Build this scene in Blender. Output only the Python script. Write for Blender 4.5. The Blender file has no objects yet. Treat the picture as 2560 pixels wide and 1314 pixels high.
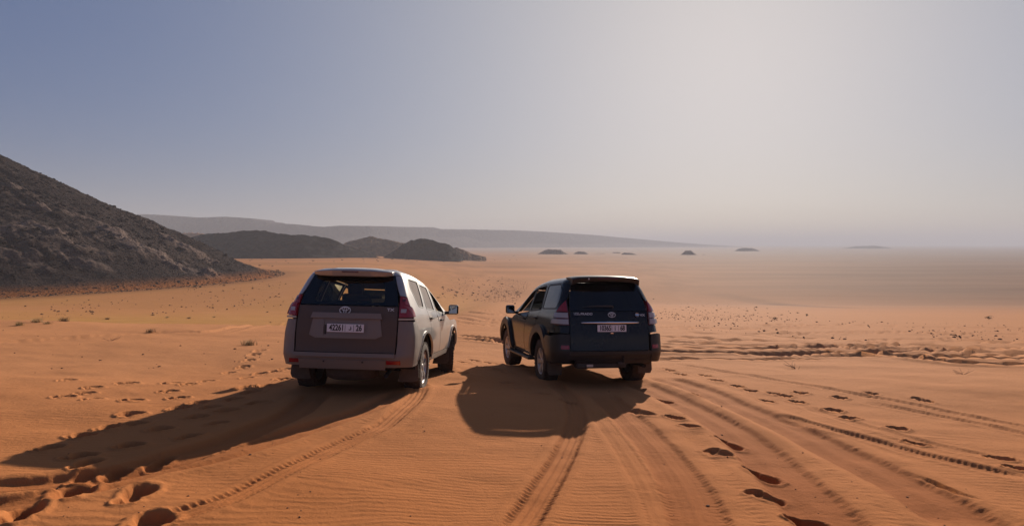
import bpy, bmesh, math, random
import numpy as np
from mathutils import Vector, Matrix, geometry

random.seed(7)
rng = np.random.default_rng(7)
scene = bpy.context.scene
C = scene.collection
R = math.radians

# ------------------------------------------------------------------ camera
FPX, HZ = 1671.0, 609.7                       # focal length and horizon row in photograph pixels (2560 wide)
CPITCH = math.atan((657.0 - HZ) / FPX)
cam_d = bpy.data.cameras.new('camera')
cam_d.sensor_width = 36.0
cam_d.lens = 36.0 * FPX / 2560.0
cam_d.clip_start = 0.1
cam_d.clip_end = 60000.0
cam = bpy.data.objects.new('camera', cam_d)
C.objects.link(cam)
cam.location = (0, 0, 0)
cam.rotation_euler = (math.pi / 2 - CPITCH, 0, 0)
scene.camera = cam

# ------------------------------------------------------------------ sky and sun
SUN_AZ, SUN_EL = R(18.2), R(17.6)             # azimuth clockwise from +Y, elevation
sun_dir = Vector((math.sin(SUN_AZ) * math.cos(SUN_EL), math.cos(SUN_AZ) * math.cos(SUN_EL), math.sin(SUN_EL)))
world = bpy.data.worlds.new('World')
scene.world = world
world.use_nodes = True
wn, wl = world.node_tree.nodes, world.node_tree.links
wn.clear()
w_out = wn.new('ShaderNodeOutputWorld')
w_bg = wn.new('ShaderNodeBackground')
w_sky = wn.new('ShaderNodeTexSky')
w_sky.sky_type = 'NISHITA'
w_sky.sun_disc = False
w_sky.sun_elevation = SUN_EL
w_sky.sun_rotation = SUN_AZ
w_sky.altitude = 300.0
w_sky.air_density = 1.0
w_sky.dust_density = 0.5
w_sky.ozone_density = 1.0
w_bg.inputs['Strength'].default_value = 0.083
w_gam = wn.new('ShaderNodeGamma')            # the photograph's soft tonal range, over the whole sky
w_gam.inputs['Gamma'].default_value = 0.42
w_tint = wn.new('ShaderNodeMix'); w_tint.data_type = 'RGBA'; w_tint.blend_type = 'MULTIPLY'
w_tint.inputs['Factor'].default_value = 1.0
w_tint.inputs[7].default_value = (1.0, 1.03, 1.31, 1)
w_hsv = wn.new('ShaderNodeHueSaturation')
w_hsv.inputs['Saturation'].default_value = 1.55
wl.new(w_sky.outputs[0], w_gam.inputs['Color'])
wl.new(w_gam.outputs[0], w_tint.inputs[6])
wl.new(w_tint.outputs[2], w_hsv.inputs['Color'])
# broad pale aureole that airborne dust makes round the sun
w_tc = wn.new('ShaderNodeTexCoord')
w_dot = wn.new('ShaderNodeVectorMath'); w_dot.operation = 'DOT_PRODUCT'
w_dot.inputs[1].default_value = sun_dir
wl.new(w_tc.outputs['Generated'], w_dot.inputs[0])
w_max = wn.new('ShaderNodeMath'); w_max.operation = 'MAXIMUM'; w_max.inputs[1].default_value = 0.0
w_pow = wn.new('ShaderNodeMath'); w_pow.operation = 'POWER'; w_pow.inputs[1].default_value = 6.0
w_mul = wn.new('ShaderNodeMath'); w_mul.operation = 'MULTIPLY'; w_mul.inputs[1].default_value = 3.15
wl.new(w_dot.outputs['Value'], w_max.inputs[0]); wl.new(w_max.outputs[0], w_pow.inputs[0]); wl.new(w_pow.outputs[0], w_mul.inputs[0])
w_ac = wn.new('ShaderNodeMix'); w_ac.data_type = 'RGBA'; w_ac.blend_type = 'MULTIPLY'; w_ac.inputs['Factor'].default_value = 1.0
w_ac.inputs[7].default_value = (1.0, 0.885, 0.52, 1)
wl.new(w_mul.outputs[0], w_ac.inputs[6])
w_add = wn.new('ShaderNodeMix'); w_add.data_type = 'RGBA'; w_add.blend_type = 'ADD'; w_add.inputs['Factor'].default_value = 1.0
wl.new(w_hsv.outputs[0], w_add.inputs[6]); wl.new(w_ac.outputs[2], w_add.inputs[7])
wl.new(w_add.outputs[2], w_bg.inputs['Color'])
wl.new(w_bg.outputs[0], w_out.inputs['Surface'])

sun_l = bpy.data.lights.new('sun', 'SUN')
sun_l.energy = 5.0
sun_l.angle = R(0.55)
sun_l.color = (1.0, 0.88, 0.74)
sun = bpy.data.objects.new('sun', sun_l)
C.objects.link(sun)
sun.rotation_euler = sun_dir.to_track_quat('Z', 'Y').to_euler()

vs = scene.view_settings
scene.display_settings.display_device = 'sRGB'
vs.view_transform = 'Standard'
vs.look = 'None'
vs.exposure = 0.5
vs.gamma = 1.0
vs.use_curve_mapping = False
scene.cycles.use_denoising = True
scene.cycles.volume_bounces = 1
scene.cycles.max_bounces = 8
scene.cycles.transparent_max_bounces = 24

# ------------------------------------------------------------------ helpers
def mat(name, col, rough=0.6, metal=0.0, spec=0.5, coat=0.0):
    m = bpy.data.materials.new(name)
    m.use_nodes = True
    b = m.node_tree.nodes['Principled BSDF']
    b.inputs['Base Color'].default_value = (*col, 1)
    b.inputs['Roughness'].default_value = rough
    b.inputs['Metallic'].default_value = metal
    b.inputs['Specular IOR Level'].default_value = spec
    b.inputs['Coat Weight'].default_value = coat
    return m

class NT:
    """small wrapper for writing node trees"""
    def __init__(self, m):
        self.m = m; self.n = m.node_tree.nodes; self.l = m.node_tree.links
        self.b = self.n.get('Principled BSDF')
    def new(self, t, **kw):
        n = self.n.new(t)
        for k, v in kw.items(): setattr(n, k, v)
        return n
    def link(self, a, b): self.l.new(a, b)
    def coord(self, kind='Object', scale=(1, 1, 1)):
        tc = self.new('ShaderNodeTexCoord'); mp = self.new('ShaderNodeMapping')
        mp.inputs['Scale'].default_value = scale
        self.link(tc.outputs[kind], mp.inputs['Vector'])
        return mp.outputs[0]
    def noise(self, vec, scale, detail=4, rough=0.55, dist=0.0):
        n = self.new('ShaderNodeTexNoise')
        n.inputs['Scale'].default_value = scale; n.inputs['Detail'].default_value = detail
        n.inputs['Roughness'].default_value = rough; n.inputs['Distortion'].default_value = dist
        self.link(vec, n.inputs['Vector'])
        return n.outputs['Fac']
    def ramp(self, fac, stops):
        r = self.new('ShaderNodeValToRGB')
        e = r.color_ramp.elements
        while len(e) < len(stops): e.new(0.5)
        for el, (p, c) in zip(e, stops):
            el.position = p; el.color = (*c, 1) if len(c) == 3 else c
        self.link(fac, r.inputs[0])
        return r.outputs[0]
    def mix(self, fac, a, b, mode='MIX'):
        x = self.new('ShaderNodeMix', data_type='RGBA', blend_type=mode)
        for sock, v in ((x.inputs['Factor'], fac), (x.inputs[6], a), (x.inputs[7], b)):
            if hasattr(v, 'is_output'): self.link(v, sock)
            elif isinstance(v, (int, float)): sock.default_value = v
            else: sock.default_value = (*v, 1)
        return x.outputs[2]
    def math(self, op, a, b=0.0):
        x = self.new('ShaderNodeMath', operation=op)
        for sock, v in ((x.inputs[0], a), (x.inputs[1], b)):
            if hasattr(v, 'is_output'): self.link(v, sock)
            else: sock.default_value = v
        return x.outputs[0]
    def attr(self, name, out='Color'):
        a = self.new('ShaderNodeAttribute'); a.attribute_name = name
        return a.outputs[out]
    def sep(self, col):
        s = self.new('ShaderNodeSeparateColor'); self.link(col, s.inputs[0])
        return s.outputs
    def bump(self, h, strength, dist=1.0, prev=None):
        b = self.new('ShaderNodeBump')
        b.inputs['Strength'].default_value = strength; b.inputs['Distance'].default_value = dist
        self.link(h, b.inputs['Height'])
        if prev is not None: self.link(prev, b.inputs['Normal'])
        return b.outputs[0]

def np_mesh(name, V, F, smooth=True):
    """mesh from numpy arrays; F is (n,3) or (n,4)"""
    me = bpy.data.meshes.new(name)
    V = np.asarray(V, np.float32); F = np.asarray(F, np.int32)
    k = F.shape[1]
    me.vertices.add(len(V)); me.vertices.foreach_set('co', V.ravel())
    me.loops.add(F.size); me.loops.foreach_set('vertex_index', F.ravel())
    me.polygons.add(len(F)); me.polygons.foreach_set('loop_start', np.arange(0, F.size, k, dtype=np.int32))
    me.polygons.foreach_set('use_smooth', np.full(len(F), smooth))
    me.update(calc_edges=True); me.validate()
    return me

def obj(name, me, m=None, parent=None, mats=None):
    if isinstance(me, bmesh.types.BMesh):
        bm = me; me = bpy.data.meshes.new(name); bm.to_mesh(me); bm.free()
    o = bpy.data.objects.new(name, me)
    C.objects.link(o)
    if mats:
        for x in mats: me.materials.append(x)
    elif m is not None and len(me.materials) == 0: me.materials.append(m)
    if parent is not None: o.parent = parent
    return o

def tag(o, label=None, cat=None, group=None, kind=None):
    if label: o['label'] = label
    if cat: o['category'] = cat
    if group: o['group'] = group
    if kind: o['kind'] = kind
    return o

def empty(name, loc=(0, 0, 0)):
    o = bpy.data.objects.new(name, None); C.objects.link(o); o.location = loc
    o.empty_display_size = 0.2
    return o

# value noise on numpy arrays
def _hash(i, j, seed):
    n = (i.astype(np.int64) * 374761393 + j.astype(np.int64) * 668265263 + seed * 1442695041) & 0x7fffffff
    n = ((n ^ (n >> 13)) * 1274126177) & 0x7fffffff
    return ((n ^ (n >> 16)) & 0xffff) / 65535.0
def vnoise(x, y, seed=0):
    i = np.floor(x); j = np.floor(y); u = x - i; v = y - j
    u = u * u * u * (u * (u * 6 - 15) + 10); v = v * v * v * (v * (v * 6 - 15) + 10)
    a = _hash(i, j, seed); b = _hash(i + 1, j, seed); c = _hash(i, j + 1, seed); d = _hash(i + 1, j + 1, seed)
    return (a + (b - a) * u) * (1 - v) + (c + (d - c) * u) * v - 0.5
def fbm(x, y, seed=0, octv=4, gain=0.5):
    s = np.zeros_like(np.asarray(x, float)); a = 1.0; f = 1.0
    for k in range(octv):
        s += a * vnoise(x * f + 17.3 * k, y * f - 9.1 * k, seed + k); a *= gain; f *= 2.03
    return s
def sstep(a, b, x):
    t = np.clip((x - a) / (b - a), 0, 1)
    return t * t * (3 - 2 * t)

# ------------------------------------------------------------------ terrain base
PLAIN = -16.0
def plain_level(x, y):
    """the plain lies higher towards the hills on the left than on the right"""
    a = np.asarray(x, float) / np.maximum(np.hypot(x, y), 1.0)
    return PLAIN + 5.5 * sstep(.0, -.24, a) - 4.0 * sstep(.02, .30, a)
def base_z(x, y):
    x = np.asarray(x, float); y = np.asarray(y, float)
    xx = 60 * np.tanh(x / 60.0)
    p = -1.465 - 0.08 * np.maximum(y, -15) - 0.02 * xx
    p = p - 1.6 * sstep(26, 55, y) * sstep(-2, -14, x)          # the sand brow on the left
    r = np.hypot(x, y)
    q = plain_level(x, y) + 0.5 * fbm(x / 160, y / 160, 5, 3) * sstep(120, 300, r)
    return 0.5 * (p + q + np.sqrt((p - q) ** 2 + 1.0))

def ray(px, py):
    u = (px - 1280.0) / FPX; v = (657.0 - py) / FPX
    c, s = math.cos(CPITCH), math.sin(CPITCH)
    return np.array([u, c + v * s, -s + v * c], dtype=float)
_TS = np.geomspace(2.0, 3200.0, 260)
def G(px, py):
    """point of the terrain seen at photograph pixel (px, py)"""
    d = ray(px, py); lo, hi = 2.0, 3200.0; T = _TS
    for _ in range(3):
        below = d[2] * T - base_z(d[0] * T, d[1] * T) < 0
        k = int(np.argmax(below)) if below.any() else len(T) - 1
        lo, hi = T[max(k - 1, 0)], T[k]
        T = np.linspace(lo, hi, 40)
    p = d * hi
    return (float(p[0]), float(p[1]), float(p[2]))
def GN(px, py):
    """the same for arrays"""
    d = ray(px, py); d = np.stack([d[0], d[1], d[2]]); n = len(px)
    T = np.broadcast_to(_TS[:, None], (len(_TS), n))
    for _ in range(3):
        below = d[2] * T - base_z(d[0] * T, d[1] * T) < 0
        k = np.maximum(np.argmax(below, 0), 1)
        lo, hi = T[k - 1, np.arange(n)], T[k, np.arange(n)]
        T = lo + (hi - lo) * np.linspace(0, 1, 30)[:, None]
    return (d * hi).T
def at(px, py, D):
    """point at photograph pixel (px, py) at depth D"""
    d = ray(px, py); return d / d[1] * D

# ------------------------------------------------------------------ near-ground relief: tyre tracks, footprints, ripples
def catmull(P, step):
    P = np.asarray(P, float); n = len(P); out = []
    for i in range(n - 1):
        p0 = P[max(i - 1, 0)]; p1 = P[i]; p2 = P[i + 1]; p3 = P[min(i + 2, n - 1)]
        k = max(2, int(np.linalg.norm(p2 - p1) / step))
        for t in np.linspace(0, 1, k, endpoint=False):
            out.append(0.5 * ((2 * p1) + (-p0 + p2) * t + (2 * p0 - 5 * p1 + 4 * p2 - p3) * t * t + (-p0 + 3 * p1 - 3 * p2 + p3) * t ** 3))
    out.append(P[-1])
    return np.array(out)

# (pixels along the rut, half width m, depth m, berm m, lug amplitude m, redness)
TRACKS = [
    ([(1280, 1350), (1335, 1260), (1385, 1180), (1423, 1110), (1440, 1060), (1436, 1020), (1418, 985), (1385, 955)], 0.125, 0.024, 0.01, 0.020, 0.25),
    ([(330, 1345), (430, 1297), (560, 1253), (660, 1203), (760, 1155), (860, 1106), (960, 1063), (1030, 1008), (1055, 975)], 0.12, 0.022, 0.01, 0.023, 0.2),
    ([(-160, 1240), (0, 1222), (130, 1208), (300, 1178), (450, 1140), (600, 1095), (720, 1045), (800, 985)], 0.2, 0.045, 0.022, 0, 0.7),
    ([(-200, 1300), (0, 1268), (200, 1225), (380, 1178), (560, 1140), (740, 1085), (900, 1035), (1010, 985)], 0.16, 0.035, 0.018, 0, 0.6),
    ([(1585, 955), (1650, 985), (1720, 1020), (1800, 1062), (1880, 1118), (1960, 1195), (2020, 1255), (2090, 1330), (2160, 1420)], 0.25, 0.034, 0.018, 0, 0.9),
    ([(1640, 943), (1740, 973), (1850, 1018), (1960, 1065), (2080, 1122), (2200, 1182), (2330, 1252), (2480, 1345)], 0.27, 0.038, 0.020, 0, 0.9),
    ([(1500, 985), (1565, 1048), (1630, 1112), (1680, 1172), (1722, 1242), (1752, 1320), (1768, 1400)], 0.21, 0.026, 0.012, 0.004, 0.65),
    ([(1690, 910), (1762, 924), (1900, 948), (2050, 974), (2130, 988), (2300, 1014), (2560, 1058), (2700, 1085)], 0.12, 0.02, 0.01, 0.013, 0.2),
    ([(1900, 1030), (2018, 1060), (2100, 1079), (2188, 1099), (2351, 1144), (2480, 1174), (2600, 1206)], 0.13, 0.026, 0.012, 0.014, 0.3),
    ([(2150, 1003), (2261, 1022), (2412, 1048), (2560, 1077), (2700, 1105)], 0.12, 0.02, 0.01, 0.015, 0.2),
    ([(2000, 1010), (2150, 1060), (2350, 1110), (2600, 1165)], 0.1, 0.012, 0.006, 0.008, 0.1),
    ([(1460, 1010), (1530, 1090), (1590, 1180), (1640, 1280), (1670, 1380)], 0.1, 0.008, 0.004, 0.004, 0.1),
    # far ruts on the right, and between the cars
    ([(1600, 871), (1660, 871), (1800, 874), (1944, 876), (2066, 873), (2130, 868), (2230, 868)], 0.322, 0.129, 0.063, 0, 0.4),
    ([(1600, 884), (1660, 885), (1800, 887), (1904, 889), (2066, 888), (2180, 887), (2290, 883), (2400, 874)], 0.322, 0.129, 0.063, 0, 0.4),
    ([(2300, 873), (2391, 875), (2480, 879), (2620, 884)], 0.345, 0.129, 0.054, 0, 0.3),
    ([(2220, 893), (2371, 910), (2460, 915), (2640, 924)], 0.287, 0.152, 0.075, 0, 0.3),
    ([(2100, 886), (2240, 895), (2400, 899), (2640, 905)], 0.287, 0.152, 0.075, 0, 0.3),
    ([(1700, 830), (1823, 835), (1950, 838), (2066, 843), (2188, 861), (2280, 868)], 0.345, 0.116, 0.045, 0, 0.2),
    ([(1640, 841), (1760, 848), (1944, 858), (2080, 864), (2200, 876)], 0.345, 0.116, 0.045, 0, 0.2),
    ([(1640, 852), (1760, 860), (1900, 867), (2010, 874)], 0.322, 0.0904, 0.045, 0, 0.2),
    ([(1900, 815), (2050, 813), (2200, 814), (2400, 818), (2620, 819)], 0.46, 0.155, 0.072, 0, 0.2),
    ([(1640, 812), (1780, 822), (1900, 826), (2030, 834)], 0.402, 0.129, 0.045, 0, 0.2),
    ([(2300, 845), (2420, 852), (2640, 862)], 0.345, 0.129, 0.054, 0, 0.2),
    ([(2250, 860), (2390, 866), (2640, 873)], 0.345, 0.103, 0.054, 0, 0.2),
    ([(2380, 888), (2480, 891), (2640, 895)], 0.287, 0.152, 0.075, 0, 0.2),
    ([(1130, 838), (1180, 842), (1230, 848), (1290, 856)], 0.253, 0.133, 0.06, 0, 0.2),
    ([(1130, 795), (1200, 802), (1280, 806)], 0.345, 0.103, 0.045, 0, 0.2),
    ([(1120, 775), (1190, 782), (1280, 786)], 0.46, 0.129, 0.054, 0, 0.2),
    ([(0, 858), (200, 846), (420, 832), (600, 818), (720, 806)], 0.35, 0.04, 0.03, 0, 0.1),
    ([(1110, 770), (1180, 775), (1290, 783)], 0.30, 0.07, 0.04, 0, 0.1),
    ([(1110, 787), (1190, 793), (1290, 802)], 0.28, 0.07, 0.04, 0, 0.1),
    ([(1110, 800), (1190, 808), (1290, 814)], 0.26, 0.06, 0.035, 0, 0.1),
    ([(1125, 846), (1180, 849), (1230, 853), (1290, 860)], 0.24, 0.10, 0.05, 0, 0.2),
    # thin cracks
    ([(2255, 1178), (2330, 1205), (2400, 1238), (2485, 1264)], 0.022, 0.03, 0.006, 0, 0.2),
    ([(1772, 1272), (1800, 1290), (1850, 1325)], 0.025, 0.035, 0.006, 0, 0.2),
]
_r = random.Random(5)
for _k in range(16):                                                # more crossing wheel marks in the middle distance on the right
    _x = _r.uniform(1600, 2250); _y = _r.uniform(818, 900); _s = _r.uniform(-.03, .045); _n = 6
    TRACKS.append(([(_x + 90 * i, _y + _s * 90 * i + _r.uniform(-2.5, 2.5)) for i in range(_n)], _r.uniform(.18, .28), _r.uniform(.05, .09), .03, .0, .3))
# (px, py, half vector px, half width m, depth m)
PRINTS = []
def prints(lst, hv, hw, dep):
    for a in lst: PRINTS.append((a[0], a[1], hv, hw * random.uniform(.85, 1.15), dep * random.uniform(.8, 1.2)))
prints([(158, 993), (318, 955), (329, 1003), (428, 952), (445, 996)], (27, -2), .11, .085)
prints([(211, 983), (230, 969), (230, 999), (468, 957), (421, 978), (514, 943), (166, 948)], (16, -2), .095, .075)
prints([(571, 921), (607, 910), (622, 899), (634, 888), (647, 880), (615, 937), (649, 926), (683, 921), (712, 915), (704, 944)], (11, -2), .10, .08)
prints([(493, 1012), (447, 1023), (527, 1021), (569, 1030), (491, 1045), (544, 1063), (472, 1097), (322, 1116), (198, 1141), (202, 1089),
        (337, 1061), (325, 1038), (628, 983), (611, 971), (662, 967), (400, 1075), (270, 1070), (585, 1000), (120, 1120), (640, 1010)], (22, -5), .10, .065)
prints([(207, 1190), (291, 1177), (398, 1152), (215, 1163)], (26, -14), .085, .05)
prints([(175, 1232), (339, 1238), (52, 1288), (371, 1310)], (34, -24), .10, .07)
prints([(1120, 931), (1155, 934), (1158, 906), (1183, 899), (1211, 920), (1246, 927), (1271, 936), (1306, 974), (1271, 958), (1355, 989), (1422, 1009), (1225, 905)], (14, 2), .09, .075)
prints([(1823, 1108), (1902, 1188)], (40, 18), .085, .062)
prints([(1796, 1138), (1911, 1248), (1605, 1038)], (28, 8), .12, .045)
prints([(1687, 1050), (1726, 1073), (1657, 1001), (1752, 997), (2014, 1305)], (24, 6), .07, .05)
prints([(1672, 926), (1699, 936), (1762, 942), (1790, 955), (1843, 969), (1877, 979), (1932, 986), (1963, 992), (2001, 986), (1916, 1002),
        (1991, 1005), (2099, 997), (2178, 989), (2083, 1024), (2123, 1043)], (15, 3), .085, .07)
prints([(2241, 1070), (2294, 1103), (2306, 1003), (2497, 1142), (2545, 1170)], (24, 5), .085, .07)

TRACK_W = [np.array([G(*p)[:2] for p in t[0]]) for t in TRACKS]
PRINT_W = [(np.array(G(p[0] - p[2][0], p[1] - p[2][1])[:2]), np.array(G(p[0] + p[2][0], p[1] + p[2][1])[:2])) for p in PRINTS]

def relief(x, y):
    """height to add to the base terrain and the share of freshly turned, redder sand"""
    h = np.zeros_like(x); red = np.zeros_like(x)
    r = np.hypot(x, y)
    near = sstep(70, 30, r)
    # low dune swell and hand-sized unevenness
    h += .16 * fbm(x / 7.5 + 3, y / 6 + 1, 21, 3) * sstep(3, 14, r) * near
    h += .035 * fbm(x / 1.3, y / 1.0, 22, 3) * near
    # wind ripples, crests left to right
    ph = y * 1.0 + .05 * x + .30 * fbm(x / 2.2, y / 1.3, 31, 3) + .05 * fbm(x / .25, y / .22, 32, 2)
    amp = .0026 * (0.42 + 1.6 * np.clip(fbm(x / 1.9, y / 1.2, 33, 4) + .22, 0, 1)) * sstep(15, 8, r)
    ripple = amp * np.sin(ph * 2 * math.pi / .085) * (1 + .3 * np.sin(ph * 2 * math.pi / .085 + 1))
    damp = np.ones_like(x)
    # churned sand in the middle distance on the right
    rough = sstep(15, 22, r) * sstep(60, 36, r) * sstep(1.5, 6, x)
    h += rough * .035 * np.clip(fbm(x / .55, y / .9, 41, 4), -.1, 1)
    tr = np.zeros_like(x)
    for (pts, hw, dep, berm, lug, rd), W in zip(TRACKS, TRACK_W):
        L = catmull(W, .18 if W[:, 1].max() < 14 else .5)
        ext = hw * 3.2 + .25
        m = np.where((x > L[:, 0].min() - ext) & (x < L[:, 0].max() + ext) & (y > L[:, 1].min() - ext) & (y < L[:, 1].max() + ext))[0]
        if len(m) == 0: continue
        qx, qy = x[m], y[m]
        best = np.full(len(m), 1e9); sd = np.zeros(len(m)); sa = np.zeros(len(m)); acc = 0.0
        for a, b in zip(L[:-1], L[1:]):
            d = b - a; ln = math.hypot(*d)
            if ln < 1e-6: continue
            k = np.where((qx > min(a[0], b[0]) - ext) & (qx < max(a[0], b[0]) + ext) & (qy > min(a[1], b[1]) - ext) & (qy < max(a[1], b[1]) + ext))[0]
            if len(k):
                vx, vy = qx[k] - a[0], qy[k] - a[1]
                t = np.clip((vx * d[0] + vy * d[1]) / ln ** 2, 0, 1)
                dx, dy = vx - t * d[0], vy - t * d[1]
                dd = dx * dx + dy * dy
                u = dd < best[k]
                kk = k[u]
                best[kk] = dd[u]; sa[kk] = acc + t[u] * ln
                sd[kk] = np.sign(d[0] * vy[u] - d[1] * vx[u]) * np.sqrt(dd[u])
            acc += ln
        ok = best < ext * ext
        m = m[ok]; sd = sd[ok]; sa = sa[ok]
        wob = 1 + .06 * vnoise(sa / .9, sa * 0 + hw * 77, 51)
        fade = sstep(0, .5, sa) * sstep(0, .5, acc - sa)
        e = np.abs(sd) / (hw * wob)
        e = e + (.07 * fbm(x[m] / .07, y[m] / .07, 53, 3) if hw < .29 else .18 * fbm(x[m] / .5, y[m] / .4, 54, 4))
        e = np.maximum(e, 0)
        prof = -dep * sstep(1.10, .74, e) + berm * np.exp(-((e - 1.45) / .42) ** 2) * (.95 + .08 * vnoise(sa / .35, sd * 3, 52))
        if hw > .15: prof = prof + .35 * dep * np.exp(-(e / .3) ** 2)      # ridge of pushed-up sand along the middle
        if lug > 0:
            edge = np.exp(-((e - .82) / .22) ** 2)
            saw = ((sa / .068 + np.where(sd > 0, .5, 0) + .25 * e) % 1.0)
            prof = prof + lug * edge * (saw ** 1.5 * sstep(1, .86, saw) * 1.1 - .3)
            prof = prof + lug * .28 * np.cos(sd / .032 * math.pi) * sstep(.75, .5, e)
        h[m] = h[m] + prof * fade * (1 - .5 * np.clip(tr[m], 0, 1))
        inside = sstep(1.25, .7, e) * fade
        tr[m] = np.maximum(tr[m], inside)
        red[m] = np.maximum(red[m], inside * rd)
        damp[m] = np.minimum(damp[m], 1 - .85 * sstep(2.0, 1.1, e) * fade)
    for (px, py, hv, hw, dep), (a, b) in zip(PRINTS, PRINT_W):
        c = (a + b) / 2; d = b - a; ln = np.linalg.norm(d); d = d / ln; hl = min(max(ln / 2, .13), .24)
        k = np.where((np.abs(x - c[0]) < .7) & (np.abs(y - c[1]) < .7))[0]
        if len(k) == 0: continue
        qx, qy = x[k] - c[0], y[k] - c[1]
        u = (qx * d[0] + qy * d[1]) / hl; v = (-qx * d[1] + qy * d[0]) / hw
        u = u + .16 * fbm(qx * 9 + px, qy * 9, 61, 3); v = v + .20 * fbm(qx * 9, qy * 9 + py, 62, 3)
        sole = ((np.abs(u - .28) / .72) ** 2.4 + np.abs(v) ** 2.4) ** .42                 # ball of the foot
        heel = ((np.abs(u + .66) / .38) ** 2.2 + np.abs(v / .80) ** 2.2) ** .45
        e = np.minimum(sole, heel)
        h[k] += -dep * (sstep(1.12, .72, sole) * (.85 + .25 * u) + .95 * sstep(1.08, .78, heel) * sstep(.75, 1.0, sole)) \
            + dep * .24 * np.exp(-((e - 1.32) / .30) ** 2) * (1 + .6 * vnoise(qx * 16, qy * 16, 63)) + dep * .22 * np.clip(1.6 - e, 0, .6) * fbm(qx * 30, qy * 30, 64, 2)
        damp[k] = np.minimum(damp[k], 1 - .8 * sstep(2.0, 1.2, e))
        red[k] = np.maximum(red[k], .55 * sstep(1.2, .6, e))
    for cx, cy, yw in ((-2.261, 10.149, R(-3.336)), (1.388, 11.880, R(12.338))):      # sand banked up round the tyres
        for wx, wy in ((.80, 0), (-.80, 0), (.80, 2.79), (-.80, 2.79)):
            tx = cx + wx * math.cos(yw) - wy * math.sin(yw); ty = cy + wx * math.sin(yw) + wy * math.cos(yw)
            dx, dy = x - tx, y - ty
            u = (dx * math.cos(yw) + dy * math.sin(yw)) / .20; v = (-dx * math.sin(yw) + dy * math.cos(yw)) / .30
            e = np.hypot(u, v)
            h += (.030 * np.exp(-((e - 1.05) / .35) ** 2)) * (1 + .5 * fbm(x / .15, y / .15, 58, 2)) * (e < 4)
    h += ripple * damp
    return h, red

# ------------------------------------------------------------------ ground: one sheet from under the camera to the horizon
def build_ground():
    th_f = np.arange(-.735, .7351, .00155)
    side = .735 + np.cumsum(np.geomspace(.004, .22, 40)); side = side[side < math.pi - .05]
    th = np.concatenate([-side[::-1], th_f, side])
    # radii: even steps of the view towards the brow, then geometric out to the horizon
    rr = [.02, .6, 1.0, 1.4, 1.8, 2.2, 2.6, 3.0, 3.3]
    py = 1560.0
    while py > 770:
        d = (py - HZ) / FPX
        rr.append(1.465 / (d - .08)); py -= 1.15 if py < 1330 else 4
    rr = np.array(sorted(set(rr))); rr = rr[rr < 62]
    rr = np.concatenate([rr, np.geomspace(63, 16000, 170)])
    T, Rr = np.meshgrid(th, rr)
    x = (Rr * np.sin(T)).ravel(); y = (Rr * np.cos(T)).ravel()
    z = base_z(x, y)
    red = np.zeros_like(x)
    m = (Rr.ravel() < 75) & (y > 0)
    hh, rd = relief(x[m], y[m])
    z[m] += hh; red[m] = rd
    nt, nr = len(th), len(rr)
    i = np.arange(nr - 1)[:, None] * nt + np.arange(nt - 1)[None, :]
    F = np.stack([i, i + 1, i + 1 + nt, i + nt], -1).reshape(-1, 4)
    j = np.arange(nr - 1) * nt                                      # close the seam behind the camera
    F = np.concatenate([F, np.stack([j + nt - 1, j, j + nt, j + 2 * nt - 1], -1)])
    V = np.stack([x, y, z], -1)
    V = np.concatenate([V, [[0, 0, float(base_z(0, 0))]]])
    me = np_mesh('ground', V, F)
    # zones: R redder turned sand, G yellow dry-grass flat, B dark stony ground
    col = np.zeros((len(V), 4), np.float32); col[:, 3] = 1
    r = np.hypot(V[:, 0], V[:, 1]); az = np.arctan2(V[:, 0], V[:, 1])
    vx, vy = V[:, 0], V[:, 1]
    n1 = fbm(vx / 60, vy / 60, 71, 4); n2 = fbm(vx / 220, vy / 90, 72, 4)
    col[:-1, 0] = red
    col[:, 1] = np.clip(sstep(50, 85, r) * sstep(.05, -.12, az) * sstep(700, 350, r) * (.75 + .9 * n1) * sstep(-.62, -.30, az + .0009 * (r - 190) * 0 - .0), 0, 1)
    col[:, 1] = np.maximum(col[:, 1], np.clip(sstep(45, 70, r) * sstep(330, 180, r) * sstep(.0, -.12, az) * (.8 + .8 * n1), 0, 1))
    B = np.clip(sstep(400, 450, r) * sstep(640, 540, r) * sstep(.06, -.02, az) * (.75 + 1.2 * n1), 0, 1)
    d2 = np.abs((az - .40) - .0016 * (215 - r)) * 26                 # stony tongue beyond the brow on the right
    B = np.maximum(B, np.clip(sstep(1, .2, d2) * sstep(160, 185, r) * sstep(300, 240, r) * (.6 + 1.5 * n1), 0, .8))
    B = np.maximum(B, np.clip((n2 - .16) * 2.2, 0, .42) * sstep(260, 520, r))
    B = np.maximum(B, .75 * sstep(18, 6, np.abs(np.hypot(vx + 197, vy - 197) - 115 - 6 * n1)))   # skirt of scree round the rocky hill
    col[:, 2] = B
    ca = me.color_attributes.new('zone', 'FLOAT_COLOR', 'POINT')
    ca.data.foreach_set('color', col.ravel())
    return me

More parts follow.
